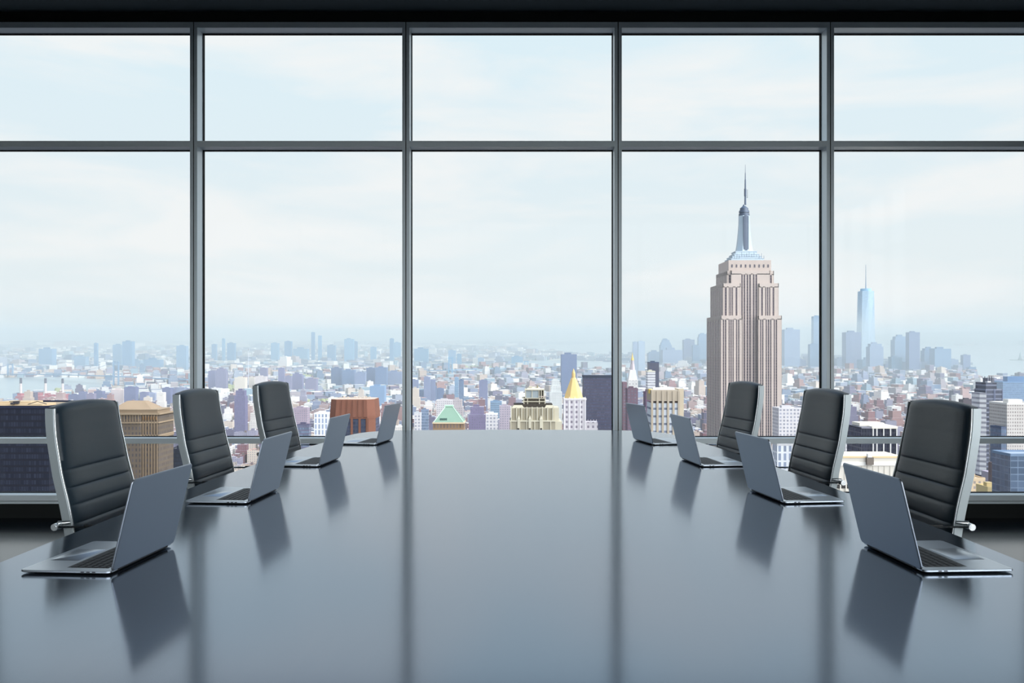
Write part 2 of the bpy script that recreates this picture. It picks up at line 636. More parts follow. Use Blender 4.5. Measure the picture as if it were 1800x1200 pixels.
def make_laptop():
    """local: hinge along X at y=0, keyboard half towards -Y, lid stands up from the hinge."""
    root = empty('laptop', (0, 0, .75))
    b = MB()
    zs = ((.0016, .012), (.0035, .003), (.0058, .0), (.0098, .0), (.0105, .0007))
    b.loft([[(x, y - LD / 2, z) for x, y in rrect(LW - 2 * i, LD - 2 * i, .012)] for z, i in zs])
    base = b.build('base', M['lapbase'], root, smooth=35)
    for fx in (-1, 1):
        for fy in (-.03, -.21):
            t = MB(); t.ngon(fx * .15, fy, .006, .006, 0, .0018, 12)
            t.build('rubber_foot', M['fabricblack'], root)
    for sx in (-1, 1):
        for yy in (-.043, -.058, -.073) if sx > 0 else (-.043, -.058):
            t = MB()
            t.box(sx * (LW / 2) - .0006, sx * (LW / 2) + .0003, yy - .0045, yy + .0045, .0063, .0088)
            t.build('port', M['port'], base)
    k = MB()
    k.box(-.1425, .1425, -.133, -.022, .01045, .01062)
    w = k.build('keyboard_well', M['well'], base)
    k = MB()
    rows = [(.009, 14), (.0175, 14), (.0175, 14), (.0175, 13), (.0175, 12), (.0175, 11)]
    y = -.0235
    for d, n in rows:
        cw = .282 / n
        for i in range(n):
            xx = -.141 + i * cw
            if n == 11 and 4 <= i <= 6:
                if i != 4:
                    continue
                x1 = xx + 3 * cw
            else:
                x1 = xx + cw
            k.box(xx + .0014, x1 - .0014, y - d + .0026, y, .0106, .0118)
        y -= d + .0012
    k.build('keyboard', M['keys'], base)
    k = MB()
    k.loft([[(x, y - .186, z) for x, y in rrect(.135 - 2 * i, .083 - 2 * i, .004)] for z, i in ((.01045, 0), (.0107, .0004))])
    k.build('trackpad', M['lapbase'], base, smooth=30)
    h = MB(); h.tube([(-.135, .0005, .0085), (.135, .0005, .0085)], .0042, 12)
    h.build('hinge', M['keys'], root, smooth=40)
    # lid, built lying in XZ then leaned back by 14 degrees
    a = math.radians(13.7)
    R = Matrix.Rotation(-a, 4, 'X')
    l = MB()
    rings = []
    for yy, i in ((.0002, .0012), (.0010, .0002), (.0030, 0), (.0045, .0008), (.0052, .003)):
        rings.append([tuple(R @ Vector((x, yy, z + LD / 2 + .0)) + Vector((0, 0, .0105))) for x, z in rrect(LW - 2 * i, LD - 2 * i, .012)])
    l.loft(rings, vs=[0, 1, 2, 3, 4])
    lid = l.build('lid', M['lap'], root, smooth=12)
    s = MB()
    rings = []
    for yy, i in ((.0003, .003), (-.0002, .0034)):
        rings.append([tuple(R @ Vector((x, yy, z + LD / 2)) + Vector((0, 0, .0105))) for x, z in rrect(LW - 2 * i, LD - 2 * i, .010)])
    s.loft(rings, vs=[0, 1])
    s.build('screen', M['screen'], lid, smooth=30)
    return root


laptop_spots = [
    # near hinge corner, far hinge corner (x, y), label
    ((-1.024, 2.243), (-.998, 2.595), 'nearest open laptop on the left side, in front of the leftmost black chair'),
    ((-.991, 3.298), (-.967, 3.647), 'second open laptop from the front on the left, before the middle left chair'),
    ((-.9605, 4.37), (-.923, 4.717), 'third open laptop from the front on the left, beside the far left chair'),
    ((-.837, 5.408), (-.783, 5.753), 'farthest open laptop on the left, at the rounded table corner, without a chair'),
    ((1.055, 2.256), (1.036, 2.610), 'nearest open laptop on the right side, in front of the rightmost black chair'),
    ((1.019, 3.298), (.979, 3.647), 'second open laptop from the front on the right, before the middle right chair'),
    ((.941, 4.37), (.903, 4.717), 'third open laptop from the front on the right, beside the far right chair'),
    ((.869, 5.408), (.796, 5.749), 'farthest open laptop on the right, below the cream finned tower'),
]
lap0 = make_laptop()
for i, (n_, f_, lab) in enumerate(laptop_spots):
    o = lap0 if i == 0 else copy_tree(lap0)
    # keyboard side points away from the table axis
    left = n_[0] < 0
    d = Vector((f_[0] - n_[0], f_[1] - n_[1]))
    mid = ((n_[0] + f_[0]) / 2, (n_[1] + f_[1]) / 2)
    # local +X -> hinge direction such that local -Y is outward
    ang = math.atan2(d.y, d.x) if not left else math.atan2(-d.y, -d.x)
    # local -Y after rotation by ang: (sin ang, -cos ang); right side: ang~90deg -> (1,0) outward; left: ang~-90 -> (-1,0)
    o.location = (mid[0], mid[1], .75)
    o.rotation_euler = (0, 0, ang)
    tag(o, lab, 'laptop', 'laptops round the conference table')

# ------------------------------------------------------------------ chairs
PROF = [(1.112, -.240), (1.06, -.236), (1.007, -.229), (.94, -.216), (.867, -.202), (.782, -.180), (.745, -.172), (.68, -.160), (.60, -.148), (.51, -.140)]


def px_(z):
    for (za, xa), (zb, xb) in zip(PROF, PROF[1:]):
        if z >= zb:
            t = (za - z) / (za - zb)
            return xa + (xb - xa) * max(0, min(1, t))
    return PROF[-1][1]


def hw_(z):
    t = max(0, min(1, (1.112 - z) / .35))
    return .236 + .022 * t * (2 - t) * .9


def make_chair():
    root = empty('office_chair', (0, 0, 0))
    # backrest pad
    seams = [1.112 - .227, 1.112 - .292, 1.112 - .355, 1.112 - .420, 1.112 - .488]
    zs = [1.112 + .004 - .004 * k for k in range(0, 152)]
    mbk = MB()
    NU = 28
    rows_f = []
    top, bot = 1.116, zs[-1]
    edges = [top] + seams + [bot]
    for z in zs:
        row = []
        hwz = hw_(z) - .0055
        # puffiness within the current band
        for e0, e1 in zip(edges, edges[1:]):
            if e1 <= z <= e0 + 1e-6:
                t = (e0 - z) / (e0 - e1)
                L = e0 - e1
                dd = min(t, 1 - t) * L
                puff = 1 - math.exp(-dd / .0035)
                puff *= .0045
                if L > .15:
                    puff += .006 * math.sin(PI * t) ** .7
                else:
                    puff += .0015 * math.sin(PI * t)
                if e0 == top and t * L < .03:      # rounded top roll
                    s_ = (t * L) / .03
                    puff = -0.020 + (puff + .020) * math.sqrt(max(0, 1 - (1 - s_) ** 2))
                break
        for k in range(NU + 1):
            u = -1 + 2 * k / NU
            e = 1 - abs(u) ** 8
            cup = -.010 * (1 - u * u)            # slight hollow across the back
            arch = .016 * (1 - abs(u) ** 2.2) * max(0, min(1, (z - .95) / .16))
            x = px_(z) + .014 + puff * (e ** .5) + cup * .6 - .012 * (1 - e)
            row.append((x, u * hwz, z + arch))
        rows_f.append(row)
    n = NU + 1
    ring_rows = []
    for row, z in zip(rows_f, zs):
        back = [(px_(z) - .024 + .0 * p[0], p[1], p[2]) for p in row[::-1]]
        ring_rows.append(row + back)
    mbk.loft(ring_rows, vs=[r[0][2] for r in ring_rows])
    mbk.build('backrest', M['leather'], root, smooth=60)
    # seat cushion
    mbs = MB()
    rr = []
    for z, i in ((.430, .012), (.436, .002), (.45, 0), (.475, 0), (.492, .006), (.5, .02), (.503, .05)):
        rr.append([(x + .06, y, z) for x, y in rrect(.46 - 2 * i, .47 - 2 * i, .05 if i < .04 else .02, 5)])
    mbs.loft(rr)
    mbs.build('seat', M['leather'], root, smooth=50)
    # chrome side frames
    zz = [1.112 - .02 * k for k in range(31)]
    for sy in (-1, 1):
        m2 = MB()
        path = [(px_(z), z, hw_(z)) for z in zz]
        path += [(-.132, .47, .252), (-.11, .44, .248), (-.06, .424, .245), (.05, .420, .243), (.24, .420, .243)]
        rings = []
        for i, (x, z, h) in enumerate(path):
            a = path[max(0, i - 1)]; b = path[min(len(path) - 1, i + 1)]
            tx, tz = b[0] - a[0], b[1] - a[1]
            l = math.hypot(tx, tz)
            nx, nz = -tz / l, tx / l       # points to the front (+x) on the upright part
            if i <= 1:
                nx, nz = 1, 0
            yo, yi = sy * (h + .006), sy * (h - .003)
            prof = [(-.030, yi, 0), (-.030, yo, -.002), (-.026, yo, 0), (.000, yo, 0), (.004, yo - sy * .003, 0), (.006, yi, 0)]
            rings.append([(x + nx * d, y_, z + nz * d) for d, y_, _ in prof])
        m2.loft(rings, vs=list(range(len(rings))))
        fr = m2.build('side_frame', M['satin'], root, smooth=35)
        m4 = MB()
        m4.tube([(px_(z) + .0055, sy * (hw_(z) + .0045), z) for z in zz], .0022, 8)
        m4.build('edge_trim', M['chrome'], fr, smooth=60)
        # arm: rod from a round boss behind the frame, forward, then down to the seat rail
        yo = sy * .285
        m3 = MB()
        pts = [(-.205, yo, .688), (-.12, yo, .689), (0, yo, .687), (.10, yo, .684), (.16, yo, .672), (.195, yo, .64), (.205, yo, .59), (.205, yo - sy * .01, .50), (.20, yo - sy * .035, .43)]
        m3.tube(pts, .0075, 10, flat=.62)
        arm = m3.build('armrest', M['chrome'], root, smooth=50)
        m3 = MB()
        for ra, yy0, yy1 in ((.0125, .262, .297), (.0085, .297, .2985)):
            m3.loft([[(-.205 + ra * math.cos(2 * PI * k / 18), sy * y_, .688 + ra * math.sin(2 * PI * k / 18)) for k in range(18)] for y_ in (yy0, yy1)], vs=[0, 1])
        m3.build('boss', M['chrome'], arm, smooth=40)
        m3 = MB()
        m3.tube([(-.165, sy * .262, .700), (-.18, sy * .272, .7), (-.205, sy * .272, .699)], .007, 8)
        m3.build('bracket', M['chrome'], arm, smooth=50)
        m3 = MB(); m3.box(-.10, .13, yo - .008, yo + .008, .6915, .6965)
        m3.build('arm_pad', M['fabricblack'], arm, bevel=.002)
    # swivel column and five-star base
    c = MB()
    c.box(-.10, .20, -.10, .10, .405, .431)
    c.build('seat_plate', M['fabricblack'], root, bevel=.004)
    c = MB()
    c.ngon(.06, 0, .025, .025, .09, .25, 20); c.ngon(.06, 0, .016, .016, .25, .406, 20)
    c.build('column', M['chrome'], root, smooth=40)
    for k in range(5):
        a = 2 * PI * k / 5 + .3
        c = MB()
        d = Vector((math.cos(a), math.sin(a), 0))
        c.tube([Vector((.06, 0, .10)) + d * .02, Vector((.06, 0, .095)) + d * .16, Vector((.06, 0, .072)) + d * .31], [.02, .017, .012], 8, flat=.7)
        leg = c.build('leg', M['chrome'], root, smooth=50)
        c = MB()
        e = Vector((-d.y, d.x, 0)); ctr = Vector((.06, 0, .028)) + d * .30
        for sd in (-1, 1):
            c.loft([[tuple(ctr + e * y_ + d * .028 * math.cos(2 * PI * q / 16) + Vector((0, 0, .028 * math.sin(2 * PI * q / 16)))) for q in range(16)] for y_ in (sd * .006, sd * .022)], vs=[0, 1])
        c.build('caster', M['fabricblack'], leg, smooth=40)
    return root


chair_spots = [
    # rear edge of the near side frame, front edge of the far one
    ((-1.714, 3.24), (-1.664, 3.715), 'leftmost high-back black leather chair with satin side frame, nearest on the left'),
    ((-1.665, 4.33), (-1.603, 4.80), 'middle of the three black leather chairs left of the table'),
    ((-1.628, 5.54), (-1.525, 6.00), 'farthest black leather chair on the left, beside the window'),
    ((1.723, 3.24), (1.672, 3.715), 'rightmost high-back black leather chair with satin side frame, nearest on the right'),
    ((1.664, 4.33), (1.593, 4.80), 'middle of the three black leather chairs right of the table'),
    ((1.582, 5.54), (1.478, 6.00), 'farthest black leather chair on the right, in front of the tall stone skyscraper'),
]
ch0 = make_chair()
for i, (n_, f_, lab) in enumerate(chair_spots):
    o = ch0 if i == 0 else copy_tree(ch0)
    left = n_[0] < 0
    Nn, Ff, fwd = Vector(n_), Vector(f_), Vector((1.0 if left else -1.0, 0.0))
    for _ in range(4):
        d = ((Ff - fwd * .034) - Nn).normalized()
        fwd = Vector((d.y, -d.x)) * (1 if left else -1)
    ang = math.atan2(fwd.y, fwd.x)
    p = (Nn + Ff - fwd * .034) / 2 + fwd * .270
    o.location = (p.x, p.y, 0)
    o.rotation_euler = (0, 0, ang)
    tag(o, lab, 'chair', 'black leather chairs round the conference table')

# ------------------------------------------------------------------ the city beyond the glass
DROP = 215.0
SLOPE = 34 / F


def zg(y):
    return EYE - DROP + y * SLOPE


def row_dist(py):
    """Distance at which the ground shows on picture row py."""
    return DROP * F / (py - 586)


def gpoint(px, py, dz=0.0):
    Y = row_dist(py)
    return ((px - CX) * Y / F, Y, zg(Y) + dz)


def ground_poly(name, pts, m, dz, kind, label=None, cat=None):
    me = bpy.data.meshes.new(name)
    P = [gpoint(x, y, dz) for x, y in pts]
    me.from_pydata(P, [], [tuple(range(len(P)))])
    bm = bmesh.new(); bm.from_mesh(me)
    bmesh.ops.triangulate(bm, faces=bm.faces)
    for f in bm.faces:
        if f.normal.z < 0:
            f.normal_flip()
    bm.to_mesh(me); bm.free()
    me.materials.append(m)
    o = bpy.data.objects.new(name, me)
    COL.objects.link(o)
    return tag(o, label, cat, kind=kind)


def far_ground():
    me = bpy.data.meshes.new('city_ground')
    Y0, Y1 = 60, 42000
    YS = 820
    me0 = bpy.data.meshes.new('unseen_dim_ground')
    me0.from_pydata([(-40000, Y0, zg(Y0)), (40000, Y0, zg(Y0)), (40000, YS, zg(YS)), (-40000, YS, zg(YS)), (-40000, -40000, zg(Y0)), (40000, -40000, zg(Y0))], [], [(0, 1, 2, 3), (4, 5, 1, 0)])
    me0.materials.append(M['dimground'])  # unseen ground, darkened to cut light bouncing up into the room
    o0 = bpy.data.objects.new('unseen_dim_ground', me0)
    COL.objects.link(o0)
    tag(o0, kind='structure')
    Y0 = YS
    P = [(-40000, Y0, zg(Y0)), (40000, Y0, zg(Y0)), (40000, Y1, zg(Y1)), (-40000, Y1, zg(Y1)), ]
    me.from_pydata(P, [], [(0, 1, 2, 3)])
    me.materials.append(M['ground'])
    o = bpy.data.objects.new('ground', me)
    COL.objects.link(o)
    tag(o, kind='structure')


far_ground()

WATER = [
    ('river', [(-60, 667), (0, 664), (70, 662), (150, 664), (188, 668), (200, 673), (196, 679), (160, 686), (105, 693), (75, 697), (20, 708), (-60, 716)], 'pale river winding behind the brick power station'),
    ('river', [(211, 656), (316, 653), (330, 658), (330, 662), (260, 666), (214, 662)], 'narrow bright strip of river right of the grey bridge tower'),
    ('river', [(905, 635), (1000, 632), (1085, 637), (1140, 640), (1140, 649), (1060, 651), (1000, 648), (930, 650), (880, 645)], 'bright band of river behind the blue-grey slab tower'),
    ('bay', [(880, 612), (960, 607), (1100, 600), (1300, 598), (1500, 600), (1540, 607), (1860, 607), (1860, 668), (1720, 668), (1700, 640), (1600, 634), (1480, 630), (1250, 628), (1000, 622)], 'wide pale bay behind the hazy downtown towers'),
]
for nm, pts, lab in WATER:
    ground_poly(nm, pts, M['water'], 0.6 if nm == 'river' else 0.9, 'structure')


def in_poly(x, y, poly):
    c = False
    j = len(poly) - 1
    for i in range(len(poly)):
        if ((poly[i][1] > y) != (poly[j][1] > y)) and x < (poly[j][0] - poly[i][0]) * (y - poly[i][1]) / (poly[j][1] - poly[i][1]) + poly[i][0]:
            c = not c
        j = i
    return c


# far shore ridge
def ridge(name, pts, yrow, depth, m):
    mbr = MB()
    Y = row_dist(yrow)
    r0, r1, r2 = [], [], []
    for x, ty in pts:
        X = (x - CX) * Y / F
        zt = EYE + (CY - ty) * Y / F
        r0.append((X, Y, zg(Y) - 2)); r1.append((X, Y + depth * .5, zt + SLOPE * depth * .5)); r2.append((X * 1.1, Y + depth, zg(Y + depth)))
    n = len(pts)
    mbr.v = r0 + r1 + r2
    for k in range(2):
        for i in range(n - 1):
            mbr.face((k * n + i, k * n + i + 1, (k + 1) * n + i + 1, (k + 1) * n + i), [(0, 0)] * 4)
    return tag(mbr.build(name, m), kind='structure')


ridge('hills', [(1490, 603), (1530, 594), (1570, 590), (1620, 586), (1700, 584), (1780, 582), (1900, 583), (2000, 590)], 607, 2500, M['hill'])
ridge('hills', [(870, 596), (930, 593), (1010, 595), (1080, 597), (1180, 596), (1300, 594), (1400, 597)], 600, 2500, M['hill'])

# ---- named buildings -------------------------------------------------------
FOOT = []            # occupied footprints
RECTS = []           # (x0, x1, ytop, dist) of what stands in front of the generic blocks


def root_at(name, px0, px1, dist, label, group=None, cat='building', rot=0.0):
    X = ((px0 + px1) / 2 - CX) * dist / F
    o = empty(name, (X, dist, zg(dist)), rot)
    tag(o, label, cat, group)
    w = (px1 - px0) * dist / F
    FOOT.append((X, dist + w / 2, w * .5 + 14, w * .5 + 20))
    return o, w


def hgt(py, dist):
    """Height above the local ground of picture row py at that distance."""
    return (EYE + (CY - py) * dist / F) - zg(dist)


def c8(*c):
    return s2l(c)


def tower(px0, px1, ytop, dist, col, label, style='bld', side=None, group=None, steps=0, name='tower', roof=None, depth=None, bulk=True, lean=0.0):
    """Rectangular tower with parapet, optional setbacks and a roof bulkhead."""
    r, w = root_at(name, px0, px1, dist, label, group)
    RECTS.append((px0, px1, ytop, dist))
    d = depth or w * .8
    h = hgt(ytop, dist)
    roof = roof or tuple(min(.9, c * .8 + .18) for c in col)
    b = MB()
    z0 = 0
    if steps:
        zc = h * (1 - .10 * steps)
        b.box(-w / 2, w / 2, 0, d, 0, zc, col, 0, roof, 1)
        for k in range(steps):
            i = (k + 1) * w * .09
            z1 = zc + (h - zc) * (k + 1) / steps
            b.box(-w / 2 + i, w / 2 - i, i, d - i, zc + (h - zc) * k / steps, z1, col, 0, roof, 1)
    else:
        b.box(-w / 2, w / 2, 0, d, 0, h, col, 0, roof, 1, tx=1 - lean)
        t = min(1.2, w * .03)
        for x0, x1, y0, y1 in ((-w / 2, w / 2, -t * .2, t), (-w / 2, w / 2, d - t, d + t * .2), (-w / 2 - t * .2, -w / 2 + t, 0, d), (w / 2 - t, w / 2 + t * .2, 0, d)):
            if not lean:
                b.box(x0, x1, y0, y1, h - .6, h + 1.0, col, 1)
    b.build('shaft', [M[style], M['plain']], r)
    if bulk and not lean:
        k = MB()
        bw = w * (.26 if steps else .3)
        k.box(-bw * .9, bw * .5, d * .35, d * .65, h, h + max(3, w * .12), tuple(c * .8 for c in col), 0)
        k.build('roof_bulkhead', [M['plain']], r)
    return r, w, d, h


def stone(name, col, **kw):
    return facade(name, col, **kw)


# 1 stepped stone skyscraper with mast ---------------------------------------
def big_tower():
    D = 1150.0
    k = D / F
    r, w = root_at('skyscraper', 1266.3, 1371, D, 'tallest tower: grey stone stepped skyscraper with metal crown and needle spire', cat='skyscraper')
    RECTS.append((1266, 1371, 497, D)); RECTS.append((1283, 1359, 456, D))
    c0 = 1321.5
    st = s2l((190, 176, 168))
    roof = s2l((190, 185, 185))
    bay = facade('window bays with metal spandrels', s2l((118, 104, 110)), (2.2, 3.7), (.9, .6), (.045, .035, .05), .95)
    stm = facade('pale limestone', st, (3, 3), (0, 0), amount=0, grime=.1)
    H = lambda y: hgt(y, D)
    X = lambda p: (p - 1318.65) * k

    def block(name, p0, p1, ytop, ybot, y0, y1, strips, parent=r):
        """strips: list of (p0, p1, count) window groups cut into the front between stone piers."""
        m = MB()
        zt, zb = H(ytop), (H(ybot) if ybot else 0)
        x0, x1 = X(p0), X(p1)
        m.box(x0, x1, y0 + .8, y1, zb, zt, st, 0, roof, 1)
        # side faces carry the same piers
        n = 9
        for q in range(n + 1):
            yy = y0 + (y1 - y0) * q / n
            for xs in (x0 - .6, x1 - .2):
                m.box(xs, xs + .8, max(y0, yy - 1.6), min(y1, yy + 1.6), zb, zt, st, 1)
        for xs in (x0 - .6, x1 - .2):
            m.box(xs, xs + .8, y0, y1, zt - 5, zt + .3, st, 1)
        m.box(x0, x1, y0, y0 + 1, zt - 5, zt + .3, st, 1)
        cur = x0
        for a, b, cnt in strips:
            a, b = X(a), X(b)
            if a > cur:
                m.box(cur, a, y0, y0 + 1, zb, zt - 4, st, 1)
            bw = (b - a) / (cnt * 2 - 1)
            for q in range(cnt - 1):
                m.box(a + bw * (2 * q + 1) + bw * .15, a + bw * (2 * q + 2) - bw * .15, y0 + .2, y0 + 1, zb, zt - 4, st, 1)
            cur = b
        if cur < x1:
            m.box(cur, x1, y0, y0 + 1, zb, zt - 4, st, 1)
        return m.build(name, [bay, stm], parent)
    # central shaft
    block('central_shaft', 1287, 1354, 475, None, 3, 70, [(1304, 1311, 2), (1313.5, 1321, 2), (1324.5, 1332, 2)])
    block('shoulder', 1280.3, 1362, 475.5, None, 6, 67, [(1283, 1287, 1), (1294, 1299, 2), (1338, 1343, 2), (1347, 1351, 2), (1355, 1359, 1)])
    block('shoulder', 1271.5, 1301, 498, None, 0, 73, [(1274, 1277.5, 1), (1281, 1288.5, 3), (1293, 1296, 1)])
    block('shoulder', 1335, 1368, 498, None, 0, 73, [(1338, 1341, 1), (1345, 1354, 3), (1358, 1361, 1)])
    block('shoulder', 1266.3, 1302, 555, None, -5, 78, [(1269, 1275, 2), (1279, 1288, 3), (1292, 1298, 2)])
    block('shoulder', 1332, 1371.3, 555, None, -5, 78, [(1334, 1340, 2), (1344, 1354, 3), (1358, 1364, 2)])
    m = MB()
    m.box(X(1283.4), X(1358.6), 8, 65, H(497), H(456), st, 0, roof)
    for q in range(9):
        xx = X(1288 + q * 8)
        m.box(xx, xx + 2, 7.8, 9, H(469), H(463.5), (.12, .11, .13), 0)
    m.build('upper_block', [M['plain']], r)
    metal = mat('pale blue crown metal', s2l((165, 180, 192)), .4, .3, var=.1)
    dark = mat('dark crown glazing', s2l((80, 92, 110)), .3, .2)
    cxm = X(1320.7)
    cr = MB()
    yc = 36.0
    for pw, ya, yb in ((58, 456, 451), (52, 451, 447), (45, 447, 443), (38, 443, 437.5)):
        hwid = pw * k / 2
        cr.box(cxm - hwid, cxm + hwid, yc - hwid * .8, yc + hwid * .8, H(ya), H(yb))
        cr.box(cxm - hwid - .6, cxm + hwid + .6, yc - hwid * .8 - .6, yc + hwid * .8 + .6, H(yb) - .5, H(yb) + .2)
    crn = cr.build('crown_tiers', metal, r)
    ant = MB()
    for q in range(14):
        xx = cxm + (-29 + q * 4.4) * k
        hh = 3 + (q * 7 % 5)
        ant.box(xx, xx + .35, yc - 20, yc - 19.6, H(452 - (3 if 3 < q < 11 else 0)), H(452 - (3 if 3 < q < 11 else 0)) + hh)
    ant.build('antenna_rods', dark, crn)
    ms = MB()
    rings = []
    for pw, y in ((30, 438), (26, 428), (23, 415), (20.5, 400), (18.8, 388), (18, 372)):
        a = pw * k / 2
        c = a * .45
        rings.append([(cxm + x, yc + y_, H(y)) for x, y_ in ((-a, -c), (-c, -a), (c, -a), (a, -c), (a, c), (c, a), (-c, a), (-a, c))])
    ms.loft(rings)
    mo = ms.build('mast', metal, r)
    gl = MB()
    for dx in (-3.2, 3.2):
        gl.box(cxm + dx * k - .9, cxm + dx * k + .9, yc - 10.9, yc - 7, H(434), H(374))
    gl.box(cxm - 1.6, cxm + 1.6, yc - 11.3, yc - 7, H(436), H(373))
    gl.build('mast_glazing', dark, mo)
    dm = MB()
    for ra, rb, ya, yb in ((9.6, 9.6, 372, 368), (8.4, 8.4, 368, 366), (9.4, 9.0, 366, 362.5), (7.6, 7.4, 362.5, 358), (7.2, 3.2, 358, 354.5), (3, 1.6, 354.5, 351.5)):
        dm.ngon(cxm, yc, ra * k, rb * k, H(ya), H(yb), 20)
    dm.build('lantern', dark, r, smooth=30)
    sp = MB()
    cs = X(1323)
    for ra, rb, ya, yb in ((1.9, 1.6, 352, 336), (2.2, 2.2, 336, 323), (1.5, 1.2, 323, 306), (.9, .7, 306, 294), (.45, .25, 294, 279)):
        sp.ngon(cs, yc, ra * k, rb * k, H(ya), H(yb), 8)
    sp.box(cs + 3.6 * k, cs + 4.2 * k, yc, yc + .5, H(339), H(324))
    sp.box(cs, cs + 4.2 * k, yc, yc + .4, H(338.6), H(338))
    sp.build('spire', dark, r)


big_tower()


# 2 tapered glass tower with a thin mast, far downtown -------------------------
def glass_spire():
    D = row_dist(640)
    k = D / F
    r, w = root_at('skyscraper', 1514.5, 1539, D, 'tall pale blue glass skyscraper with thin mast, standing above the hazy downtown', cat='skyscraper')
    RECTS.append((1515, 1539, 508, D))
    m = facade('haze-paled curtain glass', s2l((158, 180, 198)), (4, 4), (.9, .7), (.25, .35, .44), .8, .7)  # pale tone stands in for haze above the top of the haze layer
    a = w / 2
    H = lambda y: hgt(y, D)
    b = MB()
    sq = [(-a, -a), (0, -a), (a, -a), (a, 0), (a, a), (0, a), (-a, a), (-a, 0)]
    tp = [(-a * .84, -a * .84), (0, -a), (a * .84, -a * .84), (a, 0), (a * .84, a * .84), (0, a), (-a * .84, a * .84), (-a, 0)]
    mm = MB()
    mm.loft([[(x, y + a, 0) for x, y in sq], [(x, y + a, H(620)) for x, y in sq], [(x, y + a, H(511)) for x, y in tp]])
    mm.build('shaft', m, r)
    t = MB(); t.ngon(0, a, a * .75, a * .75, H(511), H(506.5), 20, col=s2l((150, 185, 210)))
    t.build('roof_ring', M['plain'], r)
    t = MB()
    t.ngon(.5, a, 4, 2.4, H(507), H(492), 8, col=s2l((130, 150, 170)))
    t.ngon(.5, a, 2.4, 1.3, H(492), H(464), 8, col=s2l((130, 150, 170)))
    t.build('mast', M['plain'], r)


glass_spire()


# 3 foreground towers ----------------------------------------------------------
def dark_left():
    D = 520.0
    r, w, d, h = tower(-75, 86, 716, D, c8(34, 40, 58), 'near dark navy glass office tower at the left edge, behind the leftmost chair', 'navy', depth=60, bulk=False, roof=c8(150, 135, 115))
    p = MB()
    tan = c8(190, 170, 140)
    k = D / F
    X = lambda q: (q - 5.5) * k
    p.box(X(-30), X(52), 12, 30, h, h + 1.4, tan, 0)
    p.box(X(-30), X(28), 16, 30, h + 1.4, h + 2.6, tan, 0)
    p.build('roof_plant', M['plain'], r)
    p = MB()
    p.box(X(1), X(6), 10, 14, h + 1.2, h + 2.4, (.05, .05, .06))
    p.box(X(4), X(13), 11, 13, h + 1.5, h + 2.9, (.05, .05, .06))
    p.tube([(X(-4), 12, h + 2.8), (X(16), 12, h + 3.2)], .2, 6, (.05, .05, .06))
    p.tube([(X(33), 10, h + 1.3), (X(50), 10, h + 3.1), (X(60), 14, h + 1.2)], .25, 6, (.06, .06, .06))
    p.build('roof_crane', M['plain'], r)


M['navy'] = facade('navy office glass', s2l((30, 33, 44)), (1.5, 3.8), (.80, .66), (.010, .013, .024), .95, .6)
dark_left()


def brown_tower():
    D = 640.0
    k = D / F
    r, w = root_at('tower', 186, 278, D, 'ornate tan brick tower with low hipped roof, between the two left chairs')
    RECTS.append((186, 278, 720, D))
    H = lambda y: hgt(y, D)
    X = lambda q: (q - 232) * k
    col = s2l((106, 96, 86))
    m_ = facade('tan brick with paired windows', col, (2.6, 3.9), (.42, .55), (.06, .055, .06), .9)
    b = MB()
    # front block (nearer, left) and a slightly set back right wing
    b.box(X(186), X(247), 0, 24, 0, H(727), col, 0, c8(160, 145, 128), 1)
    b.box(X(247), X(277), 2, 30, 0, H(727), col, 0, c8(160, 145, 128), 1)
    b.build('shaft', [m_, M['plain']], r)
    b = MB()
    for y_, e in ((727, 1.0), (742, .5), (765, .6), (768, .4)):
        b.box(X(186) - e, X(247) + e * .4, -e, 24, H(y_ + 2), H(y_) + .3, s2l((142, 127, 108)), 0)
        b.box(X(247), X(277) + e, 2 - e, 30, H(y_ + 2), H(y_) + .3, s2l((152, 135, 114)), 0)  # right-hand bands lighter, sunlight on that face put into the colour
    for q in range(12):
        xx = X(188 + q * 5)
        b.box(xx, xx + .5, -.5, .2, H(742), H(727), s2l((136, 120, 102)), 0)
    for q in range(6):
        xx = X(249 + q * 5)
        b.box(xx, xx + .6, 1.4, 2.2, H(860), H(727), s2l((136, 120, 102)), 0)
    b.build('cornice', M['plain'], r)
    b = MB()
    b.box(X(190), X(274), 3, 26, H(727), H(720), s2l((136, 120, 102)), 0)
    b.box(X(190) - .4, X(274) + .4, 2.6, 26.4, H(721), H(719.4), s2l((158, 142, 122)), 0)
    b.build('attic', M['plain'], r)
    b = MB()
    b.box(X(192), X(262), 4, 25, H(719.4), H(706), s2l((150, 132, 112)), 0, tx=.45, ty=.3)
    b.build('hipped_roof', M['plain'], r)
    b = MB()
    for q in range(6):
        xx = X(250 + q * 4.6)
        b.ngon(xx, 1.6, .6, .6, H(738), H(732), 8, s2l((120, 95, 70)))
    b.build('arcade', M['plain'], r)


brown_tower()


